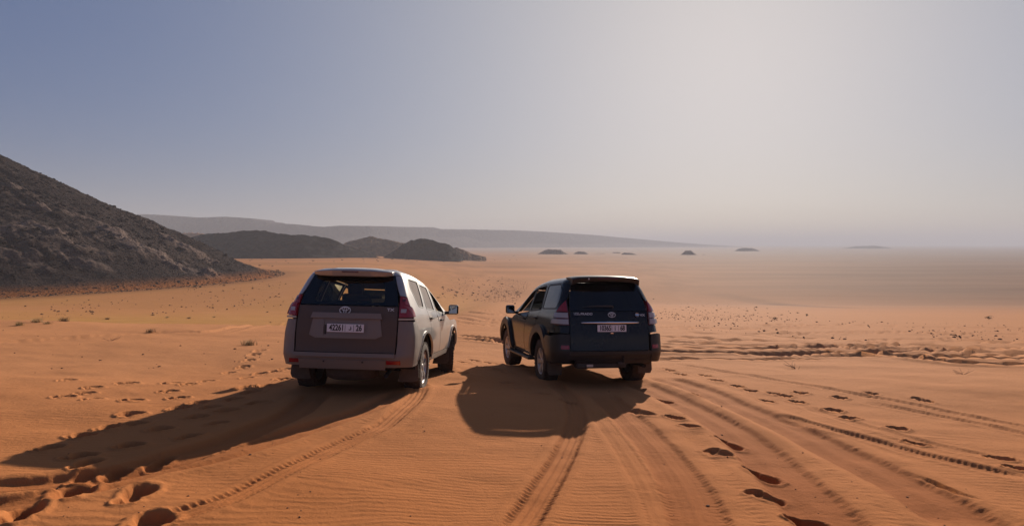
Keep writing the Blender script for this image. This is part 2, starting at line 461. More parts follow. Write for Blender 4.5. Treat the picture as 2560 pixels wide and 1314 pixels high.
def sand_material():
    m = mat('sand', (.5, .2, .08), .95, spec=.020)
    t = NT(m)
    P = t.coord('Object')
    zone = t.sep(t.attr('zone'))
    big = t.noise(P, .09, 5, .6)
    fine = t.noise(P, 2.2, 5, .65)
    grain = t.noise(P, 95, 3, .7)
    c = t.ramp(big, [(.30, (.49, .182, .060)), (.52, (.555, .212, .073)), (.72, (.60, .240, .088))])
    c = t.mix(t.math('MULTIPLY', fine, .34), c, (0.3200, 0.0977, 0.0261))
    c = t.mix(t.math('MULTIPLY', zone[0], .75), c, (0.2743, 0.0753, 0.0200))
    # the plain: yellow flats on one side, stony dark ground, streaks
    streak = t.noise(t.coord('Object', (.004, .020, 1)), 1.0, 6, .62)
    c = t.mix(t.math('MULTIPLY', zone[1], .75), c, t.ramp(t.noise(P, .35, 6, .7), [(.3, (.41, .215, .062)), (.7, (.58, .320, .105))]))
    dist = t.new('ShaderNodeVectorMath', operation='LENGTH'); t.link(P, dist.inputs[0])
    dm = t.new('ShaderNodeMapRange'); dm.inputs[1].default_value = 7.0; dm.inputs[2].default_value = 19.0       # sun sheen on the farther sand painted in as a paler colour
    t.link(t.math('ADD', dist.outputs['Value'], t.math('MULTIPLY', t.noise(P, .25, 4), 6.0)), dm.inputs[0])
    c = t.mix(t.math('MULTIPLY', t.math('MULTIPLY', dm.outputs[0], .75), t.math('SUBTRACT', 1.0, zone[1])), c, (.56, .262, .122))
    stony = t.ramp(t.noise(P, .9, 6, .75), [(.32, (0.0648, 0.0307, 0.0173)), (.68, (0.1829, 0.0809, 0.0384))])
    c = t.mix(zone[2], c, stony)
    c = t.mix(t.math('MULTIPLY', grain, .22), c, (0.2286, 0.0698, 0.0211))
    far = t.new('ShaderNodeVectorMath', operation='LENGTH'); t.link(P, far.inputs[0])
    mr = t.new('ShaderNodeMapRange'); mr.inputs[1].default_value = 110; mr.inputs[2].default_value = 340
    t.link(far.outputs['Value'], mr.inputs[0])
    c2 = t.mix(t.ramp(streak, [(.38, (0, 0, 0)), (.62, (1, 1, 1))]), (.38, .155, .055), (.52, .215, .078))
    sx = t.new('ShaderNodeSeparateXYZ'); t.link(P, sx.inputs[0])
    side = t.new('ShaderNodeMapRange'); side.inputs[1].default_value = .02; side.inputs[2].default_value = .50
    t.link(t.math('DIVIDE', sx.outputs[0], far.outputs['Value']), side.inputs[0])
    c3 = t.mix(t.ramp(streak, [(.36, (0, 0, 0)), (.64, (1, 1, 1))]), (.19, .113, .074), (.285, .168, .108))  # haze on the right painted in as a greyer plain
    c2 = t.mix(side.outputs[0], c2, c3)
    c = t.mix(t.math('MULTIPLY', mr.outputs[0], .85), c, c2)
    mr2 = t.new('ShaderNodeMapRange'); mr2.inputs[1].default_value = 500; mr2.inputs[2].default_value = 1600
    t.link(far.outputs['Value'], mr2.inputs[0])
    c = t.mix(t.math('MULTIPLY', mr2.outputs[0], .85), c, (.31, .220, .172))  # haze towards the horizon painted in as paler ground
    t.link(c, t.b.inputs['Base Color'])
    nb = t.bump(t.noise(P, 30, 6, .75), .55, .014)
    nb = t.bump(grain, .55, .005, nb)
    # ripples carried on by the relief of the surface beyond the built ones
    wv = t.new('ShaderNodeTexWave', wave_type='BANDS', bands_direction='Y')
    wv.inputs['Scale'].default_value = 2.6; wv.inputs['Distortion'].default_value = 5.5; wv.inputs['Detail'].default_value = 3
    wv.inputs['Detail Scale'].default_value = 1.2
    t.link(P, wv.inputs['Vector'])
    nb = t.bump(wv.outputs['Fac'], .05, .01, nb)
    nb = t.bump(t.noise(P, 1.4, 6, .7), .25, .10, nb)
    t.link(nb, t.b.inputs['Normal'])
    return m
M_sand = sand_material()
ground = tag(obj('ground', build_ground(), M_sand), kind='structure')

# ------------------------------------------------------------------ the rocky hill on the left: a cone of scree with outcrops
APEX = np.array([-197.0, 197.0]); HILL_R = 117.5; HILL_H = 57.6; HILL_Z = PLAIN + 5.5
def hill_h(x, y):
    dx, dy = x - APEX[0], y - APEX[1]
    d = np.hypot(dx, dy); a = np.arctan2(dy, dx)
    rad = HILL_R * (1 + .05 * vnoise(a * 2.2 + 5, a * 0, 81) + .03 * vnoise(a * 7, a * 0, 82))
    k = np.clip(1 - d / rad, -.3, 1)
    z = HILL_H * (k + .012 * np.sin(np.clip(k, 0, 1) * 9)) 
    z = np.where(k < .12, HILL_H * (.06 * np.clip((k + .06) / .18, 0, 9) ** 1.7 / 1.0 * 2.0), z)
    rockn = fbm(x / 10.5, y / 10.5, 83, 5, .55)
    gully = fbm(a * 16, d / 40, 84, 4)
    strata = vnoise((z + .35 * dx * .5 + 2 * rockn) / 4.6, a * 3, 85)
    led = np.clip(strata - .06, 0, 1)
    body = sstep(.0, .12, k)
    z = z + body * (1.05 * gully + .75 * rockn + 1.35 * led * (.4 + vnoise(x / 20, y / 20, 86)) + .42 * fbm(x / 1.7, y / 1.7, 87, 3, .62))
    return z - .5 + HILL_Z, led * body, k

# lighter rock ribs that run down the slope, through these photograph points
def on_cone(px, py):
    d = ray(px, py); t = np.geomspace(40, 600, 1500)
    x, y, z = d[0] * t, d[1] * t, d[2] * t
    h = HILL_Z + HILL_H * (1 - np.hypot(x - APEX[0], y - APEX[1]) / HILL_R)
    k = int(np.argmax(z < h)); return np.array([x[k], y[k]])
RIBS = [([(285, 580), (320, 600), (360, 622), (400, 640), (460, 664), (520, 684)], 5.5, 1.0), ([(-30, 585), (20, 572), (70, 568), (110, 582), (150, 592)], 3.5, .7), ([(62, 505), (95, 515), (122, 524)], 2.0, 1.0),
        ([(170, 530), (230, 548), (300, 575)], 3.0, .6), ([(160, 640), (205, 655), (255, 664)], 4.5, .6), ([(420, 602), (470, 630), (530, 652)], 4.0, .7), ([(-20, 620), (40, 640), (90, 650)], 4.0, .5), ([(0, 450), (25, 458), (45, 468)], 2.5, .8), ([(120, 600), (200, 618), (270, 640)], 3.0, .5)]
RIBS = [(np.array([on_cone(*p) for p in pts]), w, s_) for pts, w, s_ in RIBS]
def ribs(x, y):
    out = np.zeros_like(x)
    wob = fbm(x / 4, y / 4, 88, 3)
    for P_, w, st in RIBS:
        best = np.full(len(x), 1e9)
        for a, b in zip(P_[:-1], P_[1:]):
            d = b - a; t = np.clip(((x - a[0]) * d[0] + (y - a[1]) * d[1]) / (d @ d), 0, 1)
            best = np.minimum(best, np.hypot(x - a[0] - t * d[0], y - a[1] - t * d[1]))
        out = np.maximum(out, st * np.clip(1.25 - best / (w * .66) + 1.1 * wob, 0, 1))
    return out

def build_hill():
    a = np.concatenate([np.linspace(-2.35, .75, 560), np.linspace(.75, 2 * math.pi - 2.35, 90)[1:-1]])
    d = np.concatenate([np.linspace(.5, 40, 40), np.linspace(40, 130, 260)[1:]])
    A, D = np.meshgrid(a, d)
    x = APEX[0] + D * np.cos(A); y = APEX[1] + D * np.sin(A)
    z, led, k = hill_h(x.ravel(), y.ravel())
    rb = ribs(x.ravel(), y.ravel())
    z = z + rb * (.65 + 1.6 * fbm(x.ravel() / 2.3, y.ravel() / 2.3, 89, 4, .6))
    nt, nr = len(a), len(d)
    i = np.arange(nr - 1)[:, None] * nt + np.arange(nt)[None, :]
    j = np.arange(nr - 1)[:, None] * nt + (np.arange(nt)[None, :] + 1) % nt
    F = np.stack([i, i + nt, j + nt, j], -1).reshape(-1, 4)
    me = np_mesh('rocky_hill', np.stack([x.ravel(), y.ravel(), z], -1), F)
    col = np.zeros((len(z), 4), np.float32); col[:, 3] = 1
    col[:, 0] = np.clip(led * .9 + rb * 1.1, 0, 1); col[:, 1] = sstep(.05, -.02, k)
    ca = me.color_attributes.new('zone', 'FLOAT_COLOR', 'POINT'); ca.data.foreach_set('color', col.ravel())
    return me

def rock_material(name, dark, mid, light, sandy=(.38, .135, .042), bump=1.0, scale=1.0):
    m = mat(name, mid, 1.0, spec=.03)
    t = NT(m)
    P = t.coord('Object')
    zone = t.sep(t.attr('zone'))
    n = t.noise(P, 1.1 * scale, 9, .78)
    c = t.ramp(n, [(.32, dark), (.58, mid), (.86, light)])
    pale = t.ramp(t.noise(P, 1.6 * scale, 6, .7), [(.33, mid), (.55, light)])
    patch = t.ramp(t.noise(P, .045 * scale, 5, .65), [(.50, (0, 0, 0)), (.66, (1, 1, 1))])
    c = t.mix(t.math('MULTIPLY', t.math('ADD', zone[0], t.math('MULTIPLY', patch, .18)), .85), c, pale)
    c = t.mix(zone[1], c, sandy)
    t.link(c, t.b.inputs['Base Color'])
    nb = t.bump(t.noise(P, 1.1 * scale, 8, .75), bump, .9 / scale)
    vo = t.new('ShaderNodeTexVoronoi'); vo.inputs['Scale'].default_value = 1.3 * scale; t.link(P, vo.inputs['Vector'])
    nb = t.bump(vo.outputs['Distance'], .6 * bump, .5 / scale, nb)
    t.link(nb, t.b.inputs['Normal'])
    return m
M_rock = rock_material('dark_scree', (.014, .010, .010), (.040, .028, .027), (.26, .185, .150))
M_rock2 = rock_material('far_rock', (.010, .007, .009), (.017, .012, .013), (.030, .021, .020), scale=.12)
M_rock3 = rock_material('sandy_rock', (.16, .095, .060), (.44, .235, .12), (.60, .32, .16), scale=.12)  # sand colour raised to stand in for sunlight on the shaded slope
M_mesa = rock_material('mesa_rock', (.028, .020, .022), (.055, .038, .037), (.14, .09, .07), scale=.03)
hill = tag(obj('rocky_hill', build_hill(), M_rock), kind='structure')

# stones: a few shared shapes
def stone_mesh(name, seed, sub=1, flat=.7):
    bm = bmesh.new(); bmesh.ops.create_icosphere(bm, subdivisions=sub, radius=1)
    r = random.Random(seed)
    for v in bm.verts:
        v.co *= r.uniform(.68, 1.18); v.co.z *= flat; v.co.x *= r.uniform(.9, 1.1)
    me = bpy.data.meshes.new(name); bm.to_mesh(me); bm.free()
    return me
BOULD = [stone_mesh('boulder', s, 2, random.uniform(.55, .9)) for s in range(8)]
for b in BOULD: b.materials.append(M_rock)
def sees_camera(x, y):          # on the side of the cone that faces the camera
    dx, dy = x - APEX[0], y - APEX[1]
    return dx * (0 - APEX[0]) + dy * (0 - APEX[1]) > -.42 * np.hypot(dx, dy) * 279
nb_ = 0
while nb_ < 300:
    a = random.uniform(-2.0, .6); d = random.uniform(27, 121)
    x = APEX[0] + d * math.cos(a); y = APEX[1] + d * math.sin(a)
    if x / y < -.80: continue
    zz, led, k = hill_h(np.array([x]), np.array([y]))
    if random.random() > .12 + 3.0 * led[0]: continue
    o = obj('boulder', BOULD[nb_ % 8], None, hill)
    s = random.uniform(.24, .48) * (1 + .9 * random.random() ** 3)
    o.location = (x, y, zz[0] + .15 * s); o.scale = (s * random.uniform(.9, 1.5), s, s * random.uniform(.6, 1.0))
    o.rotation_euler = (random.uniform(-.4, .4), random.uniform(-.4, .4), random.uniform(0, 6.28))
    nb_ += 1

def scatter_stones(name, xs, ys, zs, ss, m, seed=3, parent=None, sub=1):
    """many small stones as one mesh"""
    base = []
    for s in range(6):
        me = stone_mesh('stone_shape', seed * 10 + s, sub, .7)
        v = np.array([q.co[:] for q in me.vertices]); f = np.array([q.vertices[:] for q in me.polygons])
        base.append((v, f)); bpy.data.meshes.remove(me)
    Vs, Fs, off = [], [], 0
    r = np.random.default_rng(seed)
    kind = r.integers(0, 6, len(xs)); rot = r.uniform(0, 6.283, len(xs))
    for kx in range(6):
        v, f = base[kx]
        idx = np.where(kind == kx)[0]
        if len(idx) == 0: continue
        c, s = np.cos(rot[idx])[:, None], np.sin(rot[idx])[:, None]
        st = r.uniform(.8, 1.5, len(idx))[:, None]
        X = v[None, :, 0] * st; Y = v[None, :, 1]; Z = v[None, :, 2]
        S = ss[idx][:, None]
        V = np.stack([xs[idx][:, None] + S * (c * X - s * Y), ys[idx][:, None] + S * (s * X + c * Y), zs[idx][:, None] + S * Z], -1)
        n = len(v)
        Fs.append((f[None] + off + (np.arange(len(idx)) * n)[:, None, None]).reshape(-1, 3))
        Vs.append(V.reshape(-1, 3)); off += n * len(idx)
    me = np_mesh(name, np.concatenate(Vs), np.concatenate(Fs), False)
    nv = [len(base[kx][0]) * int((kind == kx).sum()) for kx in range(6)]
    col = np.zeros((len(me.vertices), 4), np.float32); o_ = 0
    for kx in range(6):
        c_ = int((kind == kx).sum()); n_ = len(base[kx][0])
        col[o_:o_ + c_ * n_, 0] = np.repeat(np.clip(r.uniform(-.5, 1, c_), 0, 1) ** 2, n_); o_ += c_ * n_
    ca = me.color_attributes.new('zone', 'FLOAT_COLOR', 'POINT'); ca.data.foreach_set('color', col.ravel())
    return tag(obj(name, me, m, parent), kind='stuff')
n = 42000
a = rng.uniform(-2.1, .65, n); d = 122 * np.sqrt(rng.uniform(.02, 1.02, n))
x = APEX[0] + d * np.cos(a); y = APEX[1] + d * np.sin(a)
ok = x / y > -.83
x, y = x[ok], y[ok]
zz, led, k = hill_h(x, y)
ss = rng.uniform(.05, .15, len(x)) * (1 + 1.6 * rng.uniform(0, 1, len(x)) ** 6 + 1.2 * led)
scatter_stones('scree', x, y, np.maximum(zz, base_z(x, y)), ss, M_rock, 5, hill)

# ------------------------------------------------------------------ farther hills, buttes and the mesa, each at its own distance
def ridge(name, sil, D, depth, m, base_py=None, seed=1, nx=220, ny=70, rough=1.0, cliff=False, parent=None, far=0.0, jag=.05, level=None):
    """a hill whose crest runs through photograph points `sil` at distance D; `depth` = half its depth in metres"""
    S = np.array([at(px, py, D * (1 + far * max(0, (px - 900) / 1000))) for px, py in sil])
    xs = np.linspace(S[0, 0], S[-1, 0], nx)
    top = np.interp(xs, S[:, 0], S[:, 2])
    ker = np.hanning(9 if not cliff else 5); ker /= ker.sum()
    top = np.convolve(np.pad(top, len(ker) // 2, mode='edge'), ker, 'valid')
    top = top + jag * np.maximum(top + 14, 0) * (fbm(xs / (xs[-1] - xs[0]) * 26, xs * 0 + seed, seed, 4, .6))
    v = np.linspace(-1, 1, ny | 1); ny = len(v)
    X, Vv = np.meshgrid(xs, v)
    wdt = S[-1, 0] - S[0, 0]
    LV = float(plain_level(np.array([(S[0, 0] + S[-1, 0]) / 2]), np.array([D]))[0]) if level is None else level
    T = np.maximum(np.broadcast_to(top, X.shape) - (LV - 1.0), 0)
    dloc = depth * (.25 + .75 * (T / T.max()))
    Yc = np.interp(xs, S[:, 0], S[:, 1])
    Y = Yc[None, :] + Vv * dloc + .10 * depth * fbm(X / wdt * 5, Vv * 0 + 3, seed, 2)
    prof = np.clip(1 - np.abs(Vv), 0, 1)
    prof = prof ** 1.12
    if cliff: prof = np.where(prof < .58, prof * .95, .551 + .449 * sstep(.58, .70, prof))
    sc = wdt / 14
    nz = fbm(X / sc, Y / sc, seed + 3, 5, .55)
    gul = fbm(X / (sc * .55), Vv * .7, seed + 8, 4)
    Z = (LV - 1.0) + T * prof + T * rough * (.10 * nz + .09 * gul) * sstep(0, .3, prof) * sstep(1.0, .55, prof)
    Z = np.maximum(Z, LV - 2.0)
    i = np.arange(ny - 1)[:, None] * nx + np.arange(nx - 1)[None, :]
    F = np.stack([i, i + 1, i + 1 + nx, i + nx], -1).reshape(-1, 4)
    me = np_mesh(name, np.stack([X.ravel(), Y.ravel(), Z.ravel()], -1), F)
    return tag(obj(name, me, m, parent), kind='structure')
ridge('dark_hill', [(380, 640), (420, 622), (462, 598), (500, 586), (560, 580), (640, 576), (670, 579), (700, 585), (760, 588), (790, 590), (830, 599), (860, 610), (910, 628), (950, 644)], 525, 56, M_rock2, seed=11)
ridge('sandy_hill', [(840, 640), (862, 607), (900, 596), (922, 590), (945, 594), (975, 601), (1010, 607), (1050, 628), (1080, 642)], 640, 42, M_rock3, seed=21)
ridge('dark_hill', [(956, 644), (985, 626), (1005, 612), (1030, 600), (1045, 597), (1072, 597), (1085, 602), (1100, 608), (1112, 607), (1130, 616), (1145, 630), (1160, 643)], 560, 34, M_rock2, seed=31)
ridge('dark_hill', [(1090, 640), (1120, 620), (1140, 618), (1160, 624), (1180, 634), (1215, 642)], 620, 30, M_rock3, seed=33)
mesa_sil = [(100, 552), (250, 546), (340, 546), (362, 545), (376, 541), (395, 539), (430, 540), (510, 545), (520, 547), (600, 545), (664, 549), (668, 554), (692, 555), (698, 560),
            (760, 562), (772, 565), (830, 569), (868, 566), (940, 567), (1010, 568), (1090, 569), (1104, 573), (1190, 574), (1280, 576), (1330, 578), (1400, 582), (1470, 587), (1540, 593), (1610, 599), (1680, 605), (1760, 611), (1850, 616)]
M_butte = rock_material('hazed_butte_rock', (.10, .070, .058), (.17, .118, .092), (.28, .19, .145), scale=.12)  # rock paled so its colour carries part of the haze
ridge('sand_dune', [(380, 612), (415, 596), (445, 585), (475, 581), (510, 583), (560, 600)], 800, 50, mat('dune_sand', (.42, .165, .055), .95), seed=71)
ridge('mesa', mesa_sil, 2100, 370, M_mesa, seed=41, nx=1000, ny=91, rough=.9, cliff=True, far=1.3, jag=.012, level=-20.0)
for sil, D, dp, sd in [
    ([(1328, 640), (1345, 634), (1362, 625), (1372, 623), (1402, 624), (1410, 630), (1430, 639)], 1080, 22, 51),
    ([(1425, 639), (1437, 632), (1446, 628), (1462, 629), (1470, 634), (1482, 640)], 1120, 18, 52),
    ([(1476, 637), (1490, 633), (1510, 633), (1524, 638)], 1200, 16, 53),
    ([(1518, 637), (1534, 630), (1548, 630), (1560, 637)], 1300, 16, 54),
    ([(1545, 640), (1560, 631), (1580, 632), (1600, 639)], 1150, 18, 55),
    ([(1692, 641), (1705, 634), (1714, 626), (1728, 626), (1738, 634), (1752, 641)], 1220, 24, 56),
    ([(1750, 640), (1758, 635), (1766, 637), (1775, 640)], 1240, 10, 57),
    ([(1832, 632), (1845, 622), (1858, 619), (1882, 620), (1896, 626), (1908, 633)], 1900, 45, 58),
    ([(2110, 620), (2140, 615), (2190, 614), (2220, 618), (2240, 622)], 3000, 80, 59),
    ([(1272, 643), (1284, 638), (1296, 640), (1304, 643)], 900, 8, 60),
    ([(1300, 645), (1316, 640), (1332, 641), (1345, 645)], 880, 9, 61),
]:
    ridge('butte', sil, D, dp, M_butte if D < 1400 else M_mesa, seed=sd, nx=90, ny=41, jag=.16, rough=1.8)

# ------------------------------------------------------------------ car building: a body surface P(s, z) and panels cut out of it
class Loft:
    """rows: z, half width, rear y, rear corner radius, front y, front corner radius. s: 0 rear centre, 1 corner start, 2 side start,
    3 front corner start, 4 front start, 5 front centre; negative s is the left half."""
    def __init__(self, rows, drop, bow=.05, side_bow=.03):
        rows = np.array(rows, float)
        zz = np.linspace(rows[0, 0], rows[-1, 0], 400)
        self.z = zz; self.c = []
        ker = np.hanning(23); ker /= ker.sum()
        for k in range(1, 6):
            v = np.interp(zz, rows[:, 0], rows[:, k])
            self.c.append(np.convolve(np.pad(v, 11, mode='edge'), ker, 'valid'))
        self.drop = np.array(drop, float); self.bow = bow; self.sb = side_bow
        self.z0, self.z1 = rows[0, 0], rows[-1, 0]
    def row(self, z): return [np.interp(z, self.z, c) for c in self.c]
    def dropk(self, y, z): return np.interp(y, self.drop[:, 0], self.drop[:, 1]) * np.clip((z - 1.15) / .62, 0, 1)
    def P(self, s, z):
        s = np.asarray(s, float); z = np.asarray(z, float)
        sg = np.where(s < 0, -1.0, 1.0); a = np.abs(s)
        w, yr, rr, yf, rf = self.row(z)
        bow, fb = self.bow, .10
        yc = yr + bow * ((w - rr) / w) ** 2
        y0 = yc + rr
        yfc = yf - fb * ((w - rf) / w) ** 2
        y1 = yfc - rf
        x = np.zeros_like(a); y = np.zeros_like(a)
        m = a <= 1; x = np.where(m, a * (w - rr), x); y = np.where(m, yr + bow * (a * (w - rr) / w) ** 2, y)
        m = (a > 1) & (a <= 2); t = (a - 1) * math.pi / 2
        x = np.where(m, w - rr + rr * np.sin(t), x); y = np.where(m, yc + rr * (1 - np.cos(t)), y)
        m = (a > 2) & (a <= 3); t = a - 2
        x = np.where(m, w + self.sb * 4 * t * (1 - t) * .5, x); y = np.where(m, y0 + t * (y1 - y0), y)
        m = (a > 3) & (a <= 4); t = (a - 3) * math.pi / 2
        x = np.where(m, w - rf + rf * np.cos(t), x); y = np.where(m, y1 + rf * np.sin(t), y)
        m = a > 4; xx = (5 - a) * (w - rf)
        x = np.where(m, xx, x); y = np.where(m, yf - fb * (xx / w) ** 2, y)
        return np.stack([x * sg, y, z - self.dropk(y, z)], -1)
    def normal(self, s, z, e=.004):
        ds = self.P(s + e, z) - self.P(s - e, z); dz = self.P(s, z + e) - self.P(s, z - e)
        n = np.cross(ds, dz); n /= np.linalg.norm(n, axis=-1, keepdims=True) + 1e-12
        return n
    def undrop(self, y, z):
        zc = z
        for _ in range(8): zc = z + float(self.dropk(y, zc))
        return zc
    def sz(self, k, a, z):
        """('r', x, z) on the rear, ('s', y, z) on the side, ('f', x, z) on the front -> (s, z)"""
        if k == 'p': return a, z
        if k == 'l':
            q = self.sz('s', a, z); return -q[0], q[1]
        if k == 's': z = self.undrop(a, z)
        z = min(max(z, self.z0), self.z1)
        w, yr, rr, yf, rf = [float(v) for v in self.row(z)]
        yc = yr + self.bow * ((w - rr) / w) ** 2; y0 = yc + rr
        y1 = yf - .10 * ((w - rf) / w) ** 2 - rf
        if k == 'r':
            b = abs(a); sg = -1 if a < 0 else 1
            if b <= w - rr: return sg * b / (w - rr), z
            return sg * (1 + math.asin(min(1, (b - w + rr) / rr)) * 2 / math.pi), z
        if k == 'f':
            b = abs(a)
            v = 5 - b / (w - rf) if b <= w - rf else 4 - math.asin(min(1, (b - w + rf) / rf)) * 2 / math.pi
            return (v if a >= 0 else 10 - v), z
        if a >= y1: return 3 + min(1.0, math.asin(min(1, (a - y1) / rf)) * 2 / math.pi), z
        if a >= y0: return 2 + (a - y0) / (y1 - y0), z
        return 1 + math.acos(min(1, max(-1, 1 - (a - yc) / rr))) * 2 / math.pi, z
    def loop(self, pts, step=.035):
        out = []
        n = len(pts)
        for i in range(n):
            p, q = pts[i], pts[(i + 1) % n]
            if p[0] == 'p' and q[0] == 'p' and n > 24: out.append((p[1], p[2]))
            elif p[0] == q[0]:
                k = max(1, int(math.hypot(q[1] - p[1], q[2] - p[2]) / step))
                for t in range(k):
                    f = t / k; out.append(self.sz(p[0], p[1] + (q[1] - p[1]) * f, p[2] + (q[2] - p[2]) * f))
            else:
                A, B = self.sz(*p), self.sz(*q)
                k = 6
                for t in range(k): out.append((A[0] + (B[0] - A[0]) * t / k, A[1] + (B[1] - A[1]) * t / k))
        return out

def inside(loops, x, y):
    c = np.zeros(len(x), bool)
    for L in loops:
        L = np.array(L); a = L; b = np.roll(L, -1, 0)
        for (x0, y0), (x1, y1) in zip(a, b):
            if y0 == y1: continue
            k = ((y0 > y) != (y1 > y)) & (x < (x1 - x0) * (y - y0) / (y1 - y0) + x0)
            c ^= k
    return c

def shrink(loft, L, d):
    L = np.array(L); e = .01
    ms = np.linalg.norm(loft.P(L[:, 0] + e, L[:, 1]) - loft.P(L[:, 0] - e, L[:, 1]), axis=1) / (2 * e) + 1e-6
    ms = np.maximum(ms, .05)
    M = np.stack([L[:, 0], L[:, 1]], -1)
    nx = np.roll(M, -1, 0); pv = np.roll(M, 1, 0)
    t = np.stack([(nx - pv)[:, 0] * ms, (nx - pv)[:, 1]], -1); t /= np.linalg.norm(t, axis=1, keepdims=True) + 1e-9
    area = np.sum(M[:, 0] * nx[:, 1] - nx[:, 0] * M[:, 1])
    n = np.stack([-t[:, 1], t[:, 0]], -1) * (1 if area > 0 else -1)
    M = M + np.stack([n[:, 0] * d / ms, n[:, 1] * d], -1)
    return [tuple(p) for p in M]

def panel(loft, name, loops, mats, parent, off=0.0, th=.012, ds=.12, dz=.05, mirror=False, inset=.004):
    """a sheet of the body surface bounded by loops (first outer, rest holes), with real thickness"""
    L2 = [loft.loop(L) for L in loops]
    if inset: L2[0] = shrink(loft, L2[0], inset)
    if mirror: L2 = [[(-s, z) for s, z in L] for L in L2]
    allp = np.array([p for L in L2 for p in L])
    s0, z0 = allp.min(0); s1, z1 = allp.max(0)
    gs = np.arange(math.floor(s0 / ds) * ds, s1 + ds, ds); gz = np.arange(z0 + dz * .5, z1, dz)
    Sg, Zg = np.meshgrid(gs, gz); Sg = Sg.ravel(); Zg = Zg.ravel()
    ok = inside(L2, Sg, Zg)
    # keep grid points clear of the outline
    sc = np.array([.30, 1.0])
    if ok.any():
        g = np.stack([Sg[ok], Zg[ok]], -1)
        dmin = np.full(len(g), 9.0)
        for p in allp: dmin = np.minimum(dmin, np.hypot(*((g - p) * sc).T))
        g = g[dmin > .012]
    else: g = np.zeros((0, 2))
    verts = [Vector((float(p[0]), float(p[1]))) for p in np.concatenate([allp, g])]
    edges = []; i = 0
    for L in L2:
        n = len(L); edges += [(i + j, i + (j + 1) % n) for j in range(n)]; i += n
    vo, eo, fo, *_ = geometry.delaunay_2d_cdt(verts, edges, [], 0, 1e-6)
    V2 = np.array([v[:] for v in vo]); T = np.array([f for f in fo if len(f) == 3])
    cen = V2[T].mean(1)
    T = T[inside(L2, cen[:, 0], cen[:, 1])]
    P = loft.P(V2[:, 0], V2[:, 1]); N = loft.normal(V2[:, 0], V2[:, 1])
    O = P + N * off; I = P + N * (off - th)
    # orientation: outward
    fn = np.cross(O[T[:, 1]] - O[T[:, 0]], O[T[:, 2]] - O[T[:, 0]])
    fl = (fn * N[T[:, 0]]).sum(1) < 0
    T[fl] = T[fl][:, ::-1]
    cnt = {}
    for t in T:
        for e in ((t[0], t[1]), (t[1], t[2]), (t[2], t[0])): cnt[e] = cnt.get(e, 0) + 1
    n = len(V2)
    V = [O, I, O, I]; faces = [tuple(t) for t in T] + [tuple(x + n for x in t[::-1]) for t in T]
    nf = len(T); rim = []
    for (a, b) in cnt:
        if (b, a) not in cnt: rim.append((a + 2 * n, a + 3 * n, b + 3 * n, b + 2 * n))
    me = bpy.data.meshes.new(name)
    me.from_pydata(np.concatenate(V).tolist(), [], [tuple(int(i) for i in f) for f in faces + rim])
    sm = [True] * (2 * nf) + [False] * len(rim)
    me.polygons.foreach_set('use_smooth', sm)
    if not isinstance(mats, (list, tuple)): mats = [mats]
    for m in mats: me.materials.append(m)
    if len(mats) > 1: me.polygons.foreach_set('material_index', [0] * nf + [1] * nf + [0] * len(rim))
    me.update()
    return obj(name, me, None, parent)

def loft_strip(loft, name, s0, s1, ns, zs, m, parent, cap=None, off=0.0, mats=None):
    S = np.linspace(s0, s1, ns); Z = np.array(zs)
    SS, ZZ = np.meshgrid(S, Z)
    P = loft.P(SS.ravel(), ZZ.ravel()); 
    if off: P = P + loft.normal(SS.ravel(), ZZ.ravel()) * off
    nz = len(Z); V = [P]
    i = np.arange(nz - 1)[:, None] * ns + np.arange(ns - 1)[None, :]
    F = [np.stack([i, i + 1, i + 1 + ns, i + ns], -1).reshape(-1, 4)]
    if cap:
        ring = P[-ns:]; yc = (ring[:, 1].min() + ring[:, 1].max()) / 2; base = (nz - 1) * ns; off = nz * ns
        for k in range(1, 13):
            t = 1 - k / 12.0 * .999
            q = ring.copy(); q[:, 0] *= t; q[:, 1] = yc + (q[:, 1] - yc) * t
            zr = np.interp(q[:, 1], *cap[1]) - cap[0] * (1 - t * t) * 0
            q[:, 2] = ring[:, 2] * t ** 3 + zr * (1 - t ** 3)
            V.append(q)
            j = np.arange(ns - 1)
            F.append(np.stack([base + j, base + j + 1, off + j + 1, off + j], -1)); base = off; off += ns
    me = np_mesh(name, np.concatenate(V), np.concatenate(F))
    return obj(name, me, m, parent)

def rbox(c, s, r=.02, seg=2):
    """bevelled box as bmesh, centre c, full size s"""
    bm = bmesh.new(); bmesh.ops.create_cube(bm, size=1)
    for v in bm.verts: v.co = Vector((v.co.x * s[0], v.co.y * s[1], v.co.z * s[2]))
    if r > 0: bmesh.ops.bevel(bm, geom=bm.edges[:], offset=min(r, min(s) * .49), segments=seg, profile=.6, affect='EDGES')
    bmesh.ops.translate(bm, vec=Vector(c), verts=bm.verts)
    for f in bm.faces: f.smooth = len(f.verts) == 4 and f.calc_area() < .3 * max(s) ** 2 and r > 0 and False
    return bm
def join(bms):
    out = bmesh.new()
    for b in bms:
        me = bpy.data.meshes.new('t'); b.to_mesh(me); out.from_mesh(me); bpy.data.meshes.remove(me); b.free()
    return out
def prism(poly, axis, a, b):
    """polygon extruded along axis from a to b; poly in the two other axes"""
    bm = bmesh.new(); V = []
    for t in (a, b):
        for p in poly:
            co = list(p); co.insert(axis, t); V.append(bm.verts.new(co))
    n = len(poly)
    bm.faces.new(V[:n]); bm.faces.new(V[n:][::-1])
    for i in range(n): bm.faces.new((V[i], V[i + n], V[(i + 1) % n + n], V[(i + 1) % n]))
    bmesh.ops.recalc_face_normals(bm, faces=bm.faces)
    return bm
